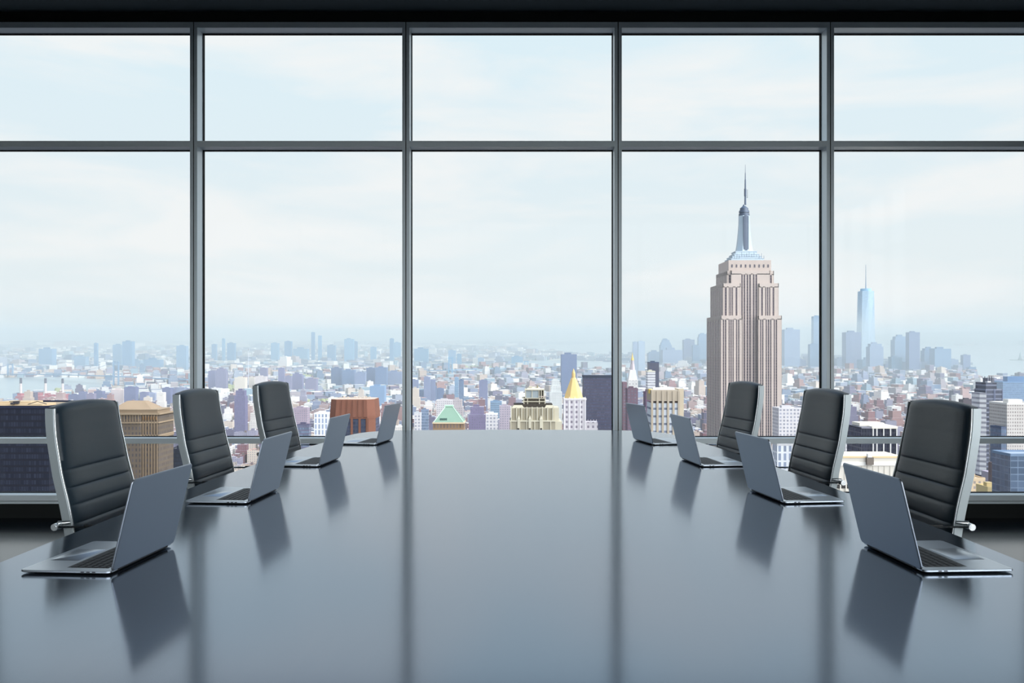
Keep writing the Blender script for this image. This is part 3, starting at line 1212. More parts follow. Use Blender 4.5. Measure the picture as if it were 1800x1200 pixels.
def copper_tower():
    D = 760.0
    k = D / F
    r, w = root_at('tower', 577, 658, D, 'copper-brown chamfered tower with dark window strips, behind the left laptops')
    RECTS.append((577, 658, 702, D))
    H = lambda y: hgt(y, D)
    cop = s2l((122, 82, 68))
    dk = s2l((115, 62, 52))
    a = w / 2

    def octo(s, z, cf=.30):
        q = a * s
        c = q * cf
        return [(-q + c, a - q, z), (q - c, a - q, z), (q, a - q + c, z), (q, a + q - c, z), (q - c, a + q, z), (-q + c, a + q, z), (-q, a + q - c, z), (-q, a - q + c, z)]
    glassm = facade('dark strip glazing', s2l((50, 55, 75)), (2.4, 3.4), (.8, .7), (.03, .04, .07), .9, .4, True)
    b = MB()
    b.loft([octo(.97, 0), octo(.97, H(735))], s2l((60, 62, 80)), 0)
    b.build('glazed_shaft', [glassm], r)
    b = MB()
    b.loft([octo(1.0, H(736)), octo(1.0, H(731)), octo(.94, H(702))], cop, 0, roof=s2l((200, 180, 165)))
    cap = b.build('fluted_cap', [M['plain']], r)
    f = MB()
    # raised flutes on the cap and full-height piers below
    for i, t in enumerate(np.linspace(-.62, .62, 6)):
        x0 = a * t
        f.loft([[(x0 - 1.5, -.5, H(733)), (x0 + 1.5, -.5, H(733)), (x0 + 1.5, 1, H(733)), (x0 - 1.5, 1, H(733))],
                [(x0 * .94 - 1.2, a * .06 - .7, H(703)), (x0 * .94 + 1.2, a * .06 - .7, H(703)), (x0 * .94 + 1.2, a * .06 + 1, H(703)), (x0 * .94 - 1.2, a * .06 + 1, H(703))]], cop, 0)
    f.build('flutes', [M['plain']], cap)
    f = MB()
    for t in (-.70, -.33, .02, .36, .70):
        f.box(a * t - .9, a * t + .9, -.3, 1.2, 0, H(735), cop, 0)
    for sx in (-1, 1):
        q = a * .985
        f.loft([[(sx * (q - .3 * a) , -.2, z), (sx * q, .3 * a, z), (sx * q, .3 * a + 4, z), (sx * (q - .3 * a) - sx * 3, 1.5, z)] for z in (0, H(735))], cop, 0)
    f.build('piers', [M['plain']], r)
    f = MB()
    for q in range(9):
        f.box(-a * .7 + q * 3.2, -a * .7 + q * 3.2 + 1.6, a, a + 2, H(702), H(702) + 1 + (q * 5 % 3) * .5, s2l((190, 180, 170)), 0)
    f.build('roof_plant', [M['plain']], r)


copper_tower()


def green_pyramid():
    D = 820.0
    k = D / F
    r, w = root_at('building', 757, 816, D, 'building with pale green copper pyramid roof, just above the table end')
    RECTS.append((757, 816, 742, D)); RECTS.append((775, 800, 722, D))
    H = lambda y: hgt(y, D)
    X = lambda q: (q - 786.5) * k
    tan = s2l((150, 124, 98))
    mm = facade('tan brick with arches', tan, (3, 6), (.5, .6), (.10, .08, .08), .8)
    b = MB(); b.box(X(761), X(815), 0, 26, 0, H(744), tan, 0, tan, 1)
    b.build('shaft', [mm, M['plain']], r)
    b = MB(); b.box(X(760), X(816), -.8, 27, H(744.5), H(742), s2l((215, 195, 165)), 0)
    b.build('cornice', [M['plain']], r)
    b = MB()
    g = s2l((128, 156, 140))
    a0 = [(X(762), 0, H(742)), (X(815), 0, H(742)), (X(815), 26, H(742)), (X(762), 26, H(742))]
    a1 = [(X(782), 11, H(715)), (X(794), 11, H(715)), (X(794), 15, H(715)), (X(782), 15, H(715))]
    b.loft([a0, a1], g, 0)
    b.tube([a0[0], a1[0]], .35, 6, s2l((195, 230, 205))); b.tube([a0[1], a1[1]], .35, 6, s2l((195, 230, 205)))
    b.box(X(780.5), X(795.5), 10, 16, H(715.4), H(713), s2l((185, 225, 200)), 0)
    rf = b.build('pyramid_roof', [M['plain']], r)
    b = MB()
    for q in range(5):
        b.box(X(773.5 + q * 2.6), X(775 + q * 2.6), 1.2, 4, H(740), H(735), s2l((70, 100, 95)), 0)
    b.build('dormer', [M['plain']], rf)


green_pyramid()


def cream_deco():
    D = 560.0
    k = D / F
    r, w = root_at('tower', 895.5, 989, D, 'cream stone tower with stepped open rooftop, centre of the middle window')
    RECTS.append((896, 989, 716, D)); RECTS.append((921, 960, 684, D))
    H = lambda y: hgt(y, D)
    X = lambda q: (q - 942.2) * k
    c = s2l((158, 151, 134)); cl = s2l((194, 188, 170)); dk = s2l((60, 55, 50))
    b = MB()
    b.box(X(896), X(976), 0, 26, 0, H(739), c, 0, cl)
    b.box(X(976), X(988), 1.5, 26, 0, H(741), cl, 0, cl)  # right side in the lighter stone, its sunlight put into the colour
    b.box(X(898), X(973), .8, 25, H(739), H(717), c, 0, cl)
    b.box(X(973), X(983), 3, 25, H(741), H(717), cl, 0, cl)
    b.build('main_block', [M['plain']], r)
    b = MB()
    for q in range(9):
        xx = X(899 + q * 9.1)
        b.box(xx - .35, xx + .35, .2, 1, H(739), H(715), cl, 0)
    for q in range(17):
        xx = X(901.5 + q * 4.5)
        b.box(xx - .12, xx + .12, .5, .9, H(739), H(718), s2l((165, 155, 130)), 0)
    b.box(X(895.5), X(976.5), -.5, .5, H(741), H(738.5), cl, 0)
    for q in (912, 931.5, 951):
        b.loft([[(X(q) - .9, -.9, H(775)), (X(q) + .9, -.9, H(775)), (X(q) + .9, .4, H(775)), (X(q) - .9, .4, H(775))],
                [(X(q) - .9, -.9, H(736)), (X(q) + .9, -.9, H(736)), (X(q) + .9, .4, H(736)), (X(q) - .9, .4, H(736))],
                [(X(q) - .1, -.3, H(730)), (X(q) + .1, -.3, H(730)), (X(q) + .1, .4, H(730)), (X(q) - .1, .4, H(730))]], cl, 0)
    for q in range(6):
        b.box(X(897 + q * 14), X(898.5 + q * 14), -.6, .3, H(800), H(740), cl, 0)
    b.build('ribs', [M['plain']], r)
    b = MB()
    for q in (911, 931, 951):
        b.box(X(q - 1.6), X(q + 1.8), -.95, .3, H(760), H(752), dk, 0)
    b.build('window', [M['plain']], r)
    # parapet dip and dark open terrace
    b = MB()
    b.box(X(903), X(972), 6, 22, H(717), H(711), dk, 0, dk)
    for x0, x1 in ((900, 921), (958, 975)):
        b.box(X(x0), X(x1), 4, 6, H(717), H(712.6), cl, 0, tx=.7)
    b.build('terrace', [M['plain']], r)
    b = MB()
    b.box(X(920.5), X(959), 7, 20, H(717), H(700), s2l((75, 70, 62)), 0, cl)
    for q in (920.5, 927, 948, 958):
        b.box(X(q), X(q) + .5, 6.5, 7.2, H(717), H(700), cl, 0)
    for y_ in (700, 706):
        b.box(X(918), X(960), 6.2, 20.5, H(y_ + 1.2), H(y_), cl, 0)
    b.build('lower_tier', [M['plain']], r)
    b = MB()
    b.box(X(923.5), X(947), 8, 18, H(700), H(686), s2l((150, 160, 165)), 0, cl)
    b.box(X(947), X(957), 8, 18, H(697), H(686), dk, 0, cl)
    for q in (923.5, 935, 947.5, 951.5, 956):
        b.box(X(q), X(q) + .45, 7.5, 8.1, H(700), H(685), cl, 0)
    b.build('upper_tier', [M['plain']], r)
    b = MB()
    b.box(X(922.5), X(958), 7.2, 19, H(686.5), H(684.8), cl, 0)
    b.box(X(925), X(953), 8, 18, H(684.8), H(681), cl, 0, tx=.6)
    b.box(X(930), X(936), 9, 12, H(682), H(679.5), cl, 0)
    b.box(X(944), X(947), 9, 12, H(682), H(677.8), s2l((150, 140, 120)), 0)
    b.build('roof_cap', [M['plain']], r)


cream_deco()


def gold_pyramid():
    D = 1000.0
    k = D / F
    r, w = root_at('tower', 990, 1051, D, 'white tower topped by a golden pyramid, left of the dark glass slab')
    RECTS.append((990, 1031, 699, D)); RECTS.append((1031, 1051, 740, D)); RECTS.append((1000, 1018, 675, D))
    H = lambda y: hgt(y, D)
    X = lambda q: (q - 1020.5) * k
    wh = s2l((205, 200, 205))
    mm = facade('pale stone with small windows', wh, (5.5, 5.6), (.42, .5), (.12, .10, .14), .85)
    b = MB()
    b.box(X(992), X(1030), 0, 24, 0, H(701), wh, 0, wh, 1)
    b.box(X(1030), X(1051), 2, 22, 0, H(742), wh, 0, wh, 1)
    b.build('shaft', [mm, M['plain']], r)
    b = MB()
    for q in (992, 1001, 1010.5, 1020, 1029):
        b.box(X(q) - .6, X(q) + .6, -.5, .3, 0, H(701), s2l((225, 222, 225)), 0)
        b.box(X(q) - .5, X(q) + .5, -.5, .6, H(701), H(696.5), s2l((235, 230, 220)), 0, tx=.1)
    b.box(X(991), X(1031), -.6, 24.6, H(703), H(700.2), s2l((215, 210, 212)), 0)
    for q in range(4):
        b.box(X(1033 + q * 5), X(1034.5 + q * 5), 1.2, 3, H(742), H(737), wh, 0, tx=.2)
    b.build('pinnacles', [M['plain']], r)
    gold = mat('gilded roof', s2l((205, 172, 110)), .45, .2, var=.1)
    b = MB()
    cxp, cyp = X(1009.5), 12
    rings = []
    for hwid, y in ((16.5, 700.5), (14.2, 692), (5.0, 666.5), (3.6, 664)):
        q = hwid * k
        c = q * .42
        rings.append([(cxp + x, cyp + y_ * .72, H(y)) for x, y_ in ((-q, -c), (-c, -q), (c, -q), (q, -c), (q, c), (c, q), (-c, q), (-q, c))])
    b.loft(rings)
    b.build('gilded_pyramid', gold, r)
    b = MB()
    b.ngon(cxp, cyp, 3.4 * k, 3.2 * k, H(664), H(656), 8); b.ngon(cxp, cyp, 3.2 * k, .2, H(656), H(648), 8)
    b.build('lantern', gold, r)


gold_pyramid()


def dark_slab():
    D = 1120.0
    M['bronze'] = facade('dark reflecting curtain wall', s2l((66, 62, 84)), (2.4, 3.9), (.85, .5), (.03, .035, .07), .9, .5)
    r, w, d, h = tower(1026, 1089, 663, D, s2l((40, 44, 66)), 'dark navy glass slab tower right of the golden pyramid', 'bronze', depth=22, bulk=False)
    b = MB(); b.box(-w / 2 - .3, w / 2 + .3, -.4, 22.4, h, hgt(659.5, D), s2l((40, 46, 66)), 0)
    b.build('cap_band', [M['plain']], r)


dark_slab()

M['finwin'] = facade('light spandrels and glazing', s2l((205, 212, 222)), (3, 5.2), (1.0, .28), (.10, .12, .17), .9)


def fin_tower():
    D = 600.0
    k = D / F
    r, w = root_at('tower', 1143, 1202, D, 'cream tower with vertical fins above the two far right laptops')
    RECTS.append((1143, 1202, 686, D))
    H = lambda y: hgt(y, D)
    X = lambda q: (q - 1172.5) * k
    c = s2l((176, 164, 148))
    b = MB(); b.box(X(1145), X(1192), .6, 20, 0, H(708), c, 0, c, 1)
    b.build('glazed_shaft', [M['finwin'], M['plain']], r)
    b = MB()
    b.box(X(1144.5), X(1192.5), 0, 20, H(704.5), H(685), c, 0, s2l((215, 205, 190)))
    b.box(X(1192), X(1202), 0, 20, 0, H(683), s2l((192, 179, 158)), 0, s2l((215, 205, 190)))  # right face painted a lighter cream to stand for the sun on it
    for q in range(6):
        xx = 1144.5 + q * 9.4
        b.box(X(xx), X(xx + 3.6), -.5, 1, 0, H(687), c, 0)
    b.build('fins', [M['plain']], r)
    b = MB()
    for q in range(5):
        xx = 1148.1 + q * 9.4
        b.box(X(xx), X(xx + 5.8), .3, .8, H(708), H(704.8), s2l((60, 52, 50)), 0)
    b.build('louvre', [M['plain']], r)
    b = MB()
    b.box(X(1150), X(1188), 5, 8, H(685), H(681.5), s2l((240, 236, 230)), 0)
    b.box(X(1170), X(1176), 8, 12, H(685), H(678.5), s2l((245, 243, 240)), 0)
    b.box(X(1143), X(1148), 4, 9, H(692), H(684), s2l((225, 195, 110)), 0)
    b.build('roof_plant', [M['plain']], r)


fin_tower()


def clock_tower():
    D = 1400.0
    k = D / F
    r, w = root_at('tower', 1104, 1122, D, 'slim white clock tower with small golden cupola, right of the third mullion')
    RECTS.append((1104, 1122, 655, D))
    H = lambda y: hgt(y, D)
    X = lambda q: (q - 1113) * k
    wh = s2l((225, 222, 220))
    mm = facade('white stone with small windows', wh, (5, 6), (.3, .35), (.15, .14, .18), .7)
    b = MB(); b.box(X(1104.5), X(1121.5), 0, 18, 0, H(668), wh, 0, wh, 1)
    b.build('shaft', [mm, M['plain']], r)
    b = MB(); b.box(X(1105), X(1121), 1, 17, H(668), H(650), wh, 0, tx=.62)
    b.build('pyramid_roof', [M['plain']], r)
    b = MB(); b.ngon(0, 9, 4.5 * k, 3.6 * k, H(650), H(640), 8, s2l((200, 190, 195))); b.ngon(0, 9, 3.2 * k, 2.6 * k, H(640), H(633), 8, s2l((190, 180, 185)))
    b.build('lantern', [M['plain']], r)
    b = MB(); b.ngon(0, 9, 2.8 * k, 2 * k, H(633), H(629), 10, s2l((235, 205, 120))); b.ngon(0, 9, 1.6 * k, .2, H(629), H(620), 8, s2l((235, 205, 120)))
    b.build('cupola', [M['plain']], r)


clock_tower()


def striped_block():
    """dark block with white vertical piers, between the two right chairs"""
    D = 700.0
    k = D / F
    r, w = root_at('building', 1514, 1577, D, 'dark office block with white vertical piers, between the right chairs')
    RECTS.append((1514, 1577, 748, D))
    H = lambda y: hgt(y, D)
    X = lambda q: (q - 1545.5) * k
    b = MB()
    b.box(X(1514), X(1577), 0, 30, 0, H(752), s2l((52, 56, 76)), 0, s2l((200, 195, 185)), 1)
    b.build('shaft', [M['navy2'], M['plain']], r)
    b = MB()
    for q in (1533.5, 1540, 1552, 1564, 1575):
        b.box(X(q), X(q + 2), -.6, .5, 0, H(752), s2l((215, 213, 212)), 0)
    b.build('piers', [M['plain']], r)
    b = MB()
    b.box(X(1532), X(1577.5), -.8, 30, H(753), H(749), s2l((228, 222, 210)), 0)
    b.box(X(1514), X(1532), -.5, 30, H(753), H(750.5), s2l((130, 130, 140)), 0)
    b.box(X(1518), X(1562), 8, 24, H(750), H(744.5), s2l((225, 218, 205)), 0)
    b.build('roof_deck', [M['plain']], r)


M['navy2'] = facade('slate glazing', s2l((62, 66, 84)), (2.2, 4.0), (.7, .75), (.04, .045, .07), .9, .5, True)
striped_block()


def cream_roof():
    D = 360.0
    k = D / F
    r, w = root_at('building', 1470, 1592, D, 'near cream flat-roofed building behind the nearest right laptop')
    RECTS.append((1478, 1590, 802, D))
    H = lambda y: hgt(y, D)
    X = lambda q: (q - 1531) * k
    c = s2l((214, 208, 198))
    b = MB()
    b.box(X(1470), X(1592), 0, 20, 0, H(803), c, 0, s2l((225, 215, 195)))
    b.build('main_block', [M['plain']], r)
    b = MB()
    b.box(X(1470), X(1592), -.3, .5, H(818), H(812), s2l((235, 232, 226)), 0)
    b.box(X(1470), X(1592), -.2, 1.0, H(804.5), H(801.5), s2l((225, 200, 160)), 0)
    for q in range(12):
        b.box(X(1474 + q * 10), X(1474.8 + q * 10), -.15, .2, H(880), H(818), s2l((185, 180, 172)), 0)
    b.box(X(1470), X(1592), -.25, .2, H(858), H(851), s2l((60, 58, 58)), 0)
    for q in range(12):
        b.box(X(1476 + q * 10), X(1478 + q * 10), -.35, .2, H(862), H(851), s2l((225, 220, 210)), 0)
    b.build('parapet', [M['plain']], r)
    b = MB()
    b.box(X(1521.5), X(1533.5), -1.5, 1.2, H(816), H(803), s2l((120, 112, 105)), 0)
    b.box(X(1524), X(1531), -1, .8, H(803), H(797), s2l((235, 235, 235)), 0)
    b.build('roof_vent', [M['plain']], r)


cream_roof()


def ribbed_tower():
    D = 800.0
    k = D / F
    M['ribs'] = facade('dark banded tower', s2l((128, 133, 150)), (6, 4.1), (1.0, .66), (.05, .055, .075), .95, .5)
    r, w = root_at('tower', 1724, 1763, D, 'slim dark tower with horizontal bands right of the rightmost chair')
    RECTS.append((1724, 1763, 690, D)); RECTS.append((1733, 1755, 670, D))
    H = lambda y: hgt(y, D)
    X = lambda q: (q - 1743.5) * k
    b = MB()
    b.box(X(1733), X(1763), 0, 20, 0, H(684), s2l((60, 62, 75)), 0, s2l((150, 150, 158)), 1)
    b.box(X(1733), X(1752), 0, 18, H(684), H(672), s2l((60, 62, 75)), 0, s2l((150, 150, 158)), 1)
    b.build('shaft', [M['ribs'], M['plain']], r)
    b = MB()
    b.box(X(1740), X(1752), 4, 12, H(672), H(664.5), s2l((110, 112, 122)), 0)
    for q in (1735, 1743, 1747):
        b.box(X(q), X(q) + .5, 4, 4.5, H(672), H(661.5), s2l((80, 82, 92)), 0)
    b.box(X(1738), X(1744), 2, 6, H(675), H(670), s2l((225, 225, 228)), 0)
    b.build('roof_plant', [M['plain']], r)
    b = MB()
    for q in (1733, 1747, 1749, 1762):
        b.box(X(q) - .2, X(q) + .25, -.3, .3, 0, H(684), s2l((135, 142, 165)), 0)
    b.build('piers', [M['plain']], r)
    b = MB()
    b.loft([[(X(1724), 2, z), (X(1732.8), -1, z), (X(1732.8), 16, z), (X(1724), 16, z)] for z in (H(835), H(690))], s2l((205, 205, 210)), 0)
    b.build('striped_wing', [M['wing']], r)


M['wing'] = facade('white striped wall', s2l((225, 225, 228)), (5, 4.4), (1, .45), (.18, .18, .22), .8)
ribbed_tower()
M['speck'] = facade('speckled panel wall', s2l((205, 200, 196)), (1.9, 2.7), (.5, .5), (.16, .14, .14), .8)
M['mirror'] = facade('mottled mirror glass', s2l((120, 140, 165)), (4.5, 4.0), (.9, .86), (.06, .085, .13), .9, .3, True, grime=.4)
M['gridw'] = facade('white grid wall', s2l((215, 212, 214)), (4.2, 4.2), (.55, .55), (.16, .17, .22), .8)
M['stripe'] = facade('white and blue stripes', s2l((232, 235, 240)), (4.5, 7.5), (.5, .8), (.13, .17, .26), .85)

tower(1770, 1830, 710, 700, s2l((225, 222, 218)), 'pale speckled panel tower at the right edge of the photo', 'speck', depth=26)
tower(1776, 1840, 800, 520, s2l((120, 140, 165)), 'mottled blue mirror-glass block at the right edge, in front of the speckled tower', 'mirror', depth=20, bulk=False)
tower(1760, 1769, 752, 690, s2l((95, 105, 128)), 'thin grey-blue slab beside the banded dark tower', 'bldglass', depth=16, bulk=False)
tower(1700, 1732, 842, 600, s2l((212, 190, 160)), 'low tan terraced block behind the rightmost chair frame', 'bld', depth=14)
tower(1738, 1760, 832, 640, s2l((178, 172, 186)), 'lilac-grey plain block at the foot of the banded tower', 'plain', depth=10, bulk=False)
tower(1736, 1762, 858, 560, s2l((215, 196, 150)), 'yellow-cream low roof just above the right window sill', 'plain', depth=14)
tower(1751, 1763, 817, 610, s2l((120, 110, 112)), 'narrow brown-grey block with pale top by the banded tower', 'bld', depth=10)
tower(1763, 1840, 671, 1900, s2l((105, 140, 180)), 'broad blue office block above the right edge of the far shore', 'bldglass', depth=60)
tower(1740, 1764, 667, 2300, s2l((140, 140, 165)), 'grey-mauve block peeping behind the banded tower top', 'bld')
tower(1693, 1713, 703, 1300, s2l((88, 80, 88)), 'dark brown plain block above the rightmost chair top', 'plain')
tower(1369, 1409, 718, 1050, s2l((215, 212, 216)), 'white grid-fronted block between the stone skyscraper and the middle right chair', 'gridw', depth=26)
tower(1366, 1392, 782, 760, s2l((205, 205, 208)), 'pale block with strip windows at the foot of the stone skyscraper', 'stripe', depth=14)
tower(1486, 1512, 754, 900, s2l((222, 220, 222)), 'small white block right of the middle right chair', 'gridw', depth=20)
tower(1141.5, 1158.5, 637, 1600, s2l((50, 66, 100)), 'dark navy slab behind the small cream tower', 'bronze', depth=25)
tower(1138.5, 1152, 653, 1450, s2l((228, 224, 205)), 'cream banded tower in front of the dark navy slab', 'wing', depth=20)
tower(1095, 1102, 673, 1010, s2l((122, 98, 108)), 'tall mauve brick block beside the third mullion', 'bld', depth=18, bulk=False)
tower(1103, 1121.5, 684, 960, s2l((112, 92, 106)), 'mauve brick block in front of the white clock tower', 'bld', depth=18)
tower(1135, 1144, 690, 850, s2l((110, 88, 110)), 'narrow plum-coloured block left of the cream finned tower', 'bld', depth=16)
tower(552, 577, 727, 1150, s2l((232, 235, 240)), 'white block with vertical blue stripes, left of the copper-brown tower', 'stripe', depth=22)
tower(514, 540, 718, 1350, s2l((165, 150, 165)), 'grey-pink block right of the farthest left chair', 'bld')
tower(522, 543, 747, 1000, s2l((95, 92, 118)), 'dark slate block beside the farthest left chair', 'bldglass')
tower(297, 330, 790, 880, s2l((40, 42, 58)), 'small near-black block between the two nearest left chairs', 'navy', depth=26)
tower(412, 431, 686, 1700, s2l((110, 105, 140)), 'purple-grey tower behind the farthest left chair', 'bld', steps=1)
tower(458, 476, 752, 1150, s2l((130, 125, 150)), 'slate-purple block behind the middle left chair', 'bld')
tower(650, 676, 679, 2250, s2l((130, 160, 195)), 'blue-grey block left of the second mullion above the copper tower', 'bld')
tower(986.7, 1014, 623, 2900, s2l((90, 108, 150)), 'broad blue-grey slab tower behind the golden pyramid', 'bld', depth=40)
tower(966, 988, 668, 1800, s2l((215, 218, 216)), 'pale ghostly tower with stepped top left of the golden pyramid', 'bld', steps=2)
tower(824, 853, 715, 1250, s2l((128, 118, 150)), 'mauve stepped block right of the green pyramid roof', 'bld', steps=1)
tower(854, 875, 728, 1080, s2l((232, 232, 235)), 'white block between the mauve block and the cream stone tower', 'gridw')
tower(878, 897, 714, 1300, s2l((190, 178, 190)), 'pinkish block at the left shoulder of the cream stone tower', 'bld')
tower(862, 882, 706, 1700, s2l((125, 155, 185)), 'low blue block behind the white block', 'bldglass')
tower(767, 796, 704, 1500, s2l((215, 210, 212)), 'wide pale block behind the green pyramid roof', 'bld')
tower(794, 814, 702, 1400, s2l((190, 180, 182)), 'grey stepped block right behind the green pyramid roof', 'bld', steps=1)
tower(728, 740, 726, 1150, s2l((205, 208, 212)), 'pale narrow block right of the second mullion', 'gridw')
tower(740, 753, 721, 1180, s2l((130, 145, 170)), 'blue-grey narrow block beside the pale narrow block', 'bldglass')
tower(799, 806, 664, 2400, s2l((130, 170, 205)), 'pale half of the twin blue tower right of the bridge tower', 'bldglass')
tower(806.5, 815, 668, 2350, s2l((65, 95, 140)), 'dark half of the twin blue tower right of the bridge tower', 'bldglass')
tower(842, 857, 669, 2200, s2l((120, 125, 160)), 'slate block in the middle window left of the cream stone tower', 'bld')

# hazy groups, each tower by its own outline ---------------------------------------
ORD = ['first', 'second', 'third', 'fourth', 'fifth', 'sixth', 'seventh', 'eighth', 'ninth', 'tenth', 'eleventh', 'twelfth', 'thirteenth', 'fourteenth', 'fifteenth', 'sixteenth', 'seventeenth', 'eighteenth']


def hazy(specs, base_row, where, group, cols, style='bldfar'):
    specs = sorted(specs, key=lambda s: s[0])
    for i, sp in enumerate(specs):
        x0, x1, yt = sp[:3]
        st = sp[3] if len(sp) > 3 else 0
        col = cols[i % len(cols)] if len(sp) < 5 else sp[4]
        D = row_dist(base_row + (i * 7 % 5) - 2)
        shape = 'stepped tower' if st else ('slim tower' if (x1 - x0) * 2 < (640 - yt) else 'square block')
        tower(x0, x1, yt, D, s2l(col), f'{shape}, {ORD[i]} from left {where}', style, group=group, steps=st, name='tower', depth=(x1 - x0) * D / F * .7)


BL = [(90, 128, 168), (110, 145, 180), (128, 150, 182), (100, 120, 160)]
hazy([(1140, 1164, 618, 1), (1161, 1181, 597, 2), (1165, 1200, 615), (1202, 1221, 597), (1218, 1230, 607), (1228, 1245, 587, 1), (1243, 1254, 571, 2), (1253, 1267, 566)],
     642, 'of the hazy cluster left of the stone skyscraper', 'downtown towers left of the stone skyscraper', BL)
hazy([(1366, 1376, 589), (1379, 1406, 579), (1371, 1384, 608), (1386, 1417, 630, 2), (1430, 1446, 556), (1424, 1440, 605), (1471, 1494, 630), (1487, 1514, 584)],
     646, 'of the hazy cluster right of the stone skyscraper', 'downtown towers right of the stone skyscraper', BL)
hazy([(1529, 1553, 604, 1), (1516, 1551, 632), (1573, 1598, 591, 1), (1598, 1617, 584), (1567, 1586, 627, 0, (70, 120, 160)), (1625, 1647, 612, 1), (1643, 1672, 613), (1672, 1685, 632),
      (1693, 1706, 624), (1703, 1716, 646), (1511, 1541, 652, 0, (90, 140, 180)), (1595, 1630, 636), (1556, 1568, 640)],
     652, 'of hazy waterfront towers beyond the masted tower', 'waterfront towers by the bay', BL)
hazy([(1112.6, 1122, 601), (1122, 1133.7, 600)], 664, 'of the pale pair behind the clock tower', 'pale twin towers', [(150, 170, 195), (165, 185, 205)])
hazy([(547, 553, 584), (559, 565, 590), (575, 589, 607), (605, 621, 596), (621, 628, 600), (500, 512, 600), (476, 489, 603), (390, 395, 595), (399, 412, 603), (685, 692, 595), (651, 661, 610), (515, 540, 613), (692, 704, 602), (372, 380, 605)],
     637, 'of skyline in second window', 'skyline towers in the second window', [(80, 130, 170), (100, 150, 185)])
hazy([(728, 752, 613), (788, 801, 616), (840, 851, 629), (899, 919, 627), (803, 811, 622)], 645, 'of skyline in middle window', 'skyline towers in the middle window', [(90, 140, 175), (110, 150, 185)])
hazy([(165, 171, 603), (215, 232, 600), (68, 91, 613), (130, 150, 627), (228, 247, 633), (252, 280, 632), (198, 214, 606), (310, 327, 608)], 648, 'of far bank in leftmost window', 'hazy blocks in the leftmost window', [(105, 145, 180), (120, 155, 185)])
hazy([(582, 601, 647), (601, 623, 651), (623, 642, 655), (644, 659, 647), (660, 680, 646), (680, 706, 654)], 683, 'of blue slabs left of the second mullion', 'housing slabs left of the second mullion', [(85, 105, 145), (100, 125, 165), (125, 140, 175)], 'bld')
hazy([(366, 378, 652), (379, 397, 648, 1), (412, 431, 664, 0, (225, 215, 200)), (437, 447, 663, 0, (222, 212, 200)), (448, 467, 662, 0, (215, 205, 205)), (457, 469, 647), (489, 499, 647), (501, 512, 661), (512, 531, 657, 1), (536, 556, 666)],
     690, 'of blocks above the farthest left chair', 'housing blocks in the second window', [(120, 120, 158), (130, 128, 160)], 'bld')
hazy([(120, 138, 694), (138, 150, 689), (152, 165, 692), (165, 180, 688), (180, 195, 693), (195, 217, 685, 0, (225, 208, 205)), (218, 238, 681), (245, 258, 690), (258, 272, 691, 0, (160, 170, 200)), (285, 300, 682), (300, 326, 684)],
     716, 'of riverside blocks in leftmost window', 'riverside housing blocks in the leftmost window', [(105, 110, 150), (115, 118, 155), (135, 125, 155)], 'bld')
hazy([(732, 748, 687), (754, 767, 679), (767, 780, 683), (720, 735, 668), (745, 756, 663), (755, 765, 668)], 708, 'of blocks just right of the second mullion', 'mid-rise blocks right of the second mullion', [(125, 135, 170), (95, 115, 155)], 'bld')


# power station ------------------------------------------------------------------
def power_station():
    D = row_dist(713)
    k = D / F
    r, w = root_at('power_station', 24, 105, D, 'long red brick power station by the river, left window', cat='building')
    RECTS.append((24, 105, 695, D))
    H = lambda y: hgt(y, D)
    X = lambda q: (q - 64.5) * k
    red = s2l((165, 95, 105))
    mm = facade('red brick hall', red, (9, 14), (.4, .6), (.25, .14, .18), .6)
    b = MB()
    b.box(X(27), X(84), 0, 60, 0, H(696), red, 0, s2l((205, 190, 190)), 1)
    b.box(X(84), X(105), 0, 60, 0, H(693), red, 0, s2l((205, 190, 190)), 1)
    b.build('turbine_hall', [mm, M['plain']], r)
    b = MB()
    for x0, x1 in ((27, 34), (44, 50), (60, 66), (75, 80), (96, 103)):
        b.box(X(x0), X(x1), 10, 30, H(697), H(691.5), red, 0)
    b.build('roof_vent', [M['plain']], r)
    for j, (q, yt, wd) in enumerate(((10.5, 664, 4.6), (56, 664.5, 4.6), (87, 665, 4.4))):
        D2 = row_dist(712 if j == 0 else 708) 
        k2 = D2 / F
        o = empty('chimney', ((q - CX) * k2, D2 + 80, zg(D2 + 80)))
        tag(o, ['leftmost', 'middle', 'rightmost'][j] + ' of the three tall striped power station chimneys', 'chimney', 'power station chimneys')
        RECTS.append((q - 2.3, q + 2.3, yt, D2))
        hh = hgt(yt, D2 + 80)
        b = MB(); b.ngon(0, 0, wd * k2 * .55, wd * k2 * .45, 0, hh * .78, 14, s2l((205, 195, 195)))
        b.build('stack', [M['plain']], o, smooth=40)
        b = MB(); b.ngon(0, 0, wd * k2 * .47, wd * k2 * .44, hh * .78, hh, 14, s2l((85, 85, 100)))
        b.build('stack_top', [M['plain']], o, smooth=40)


power_station()


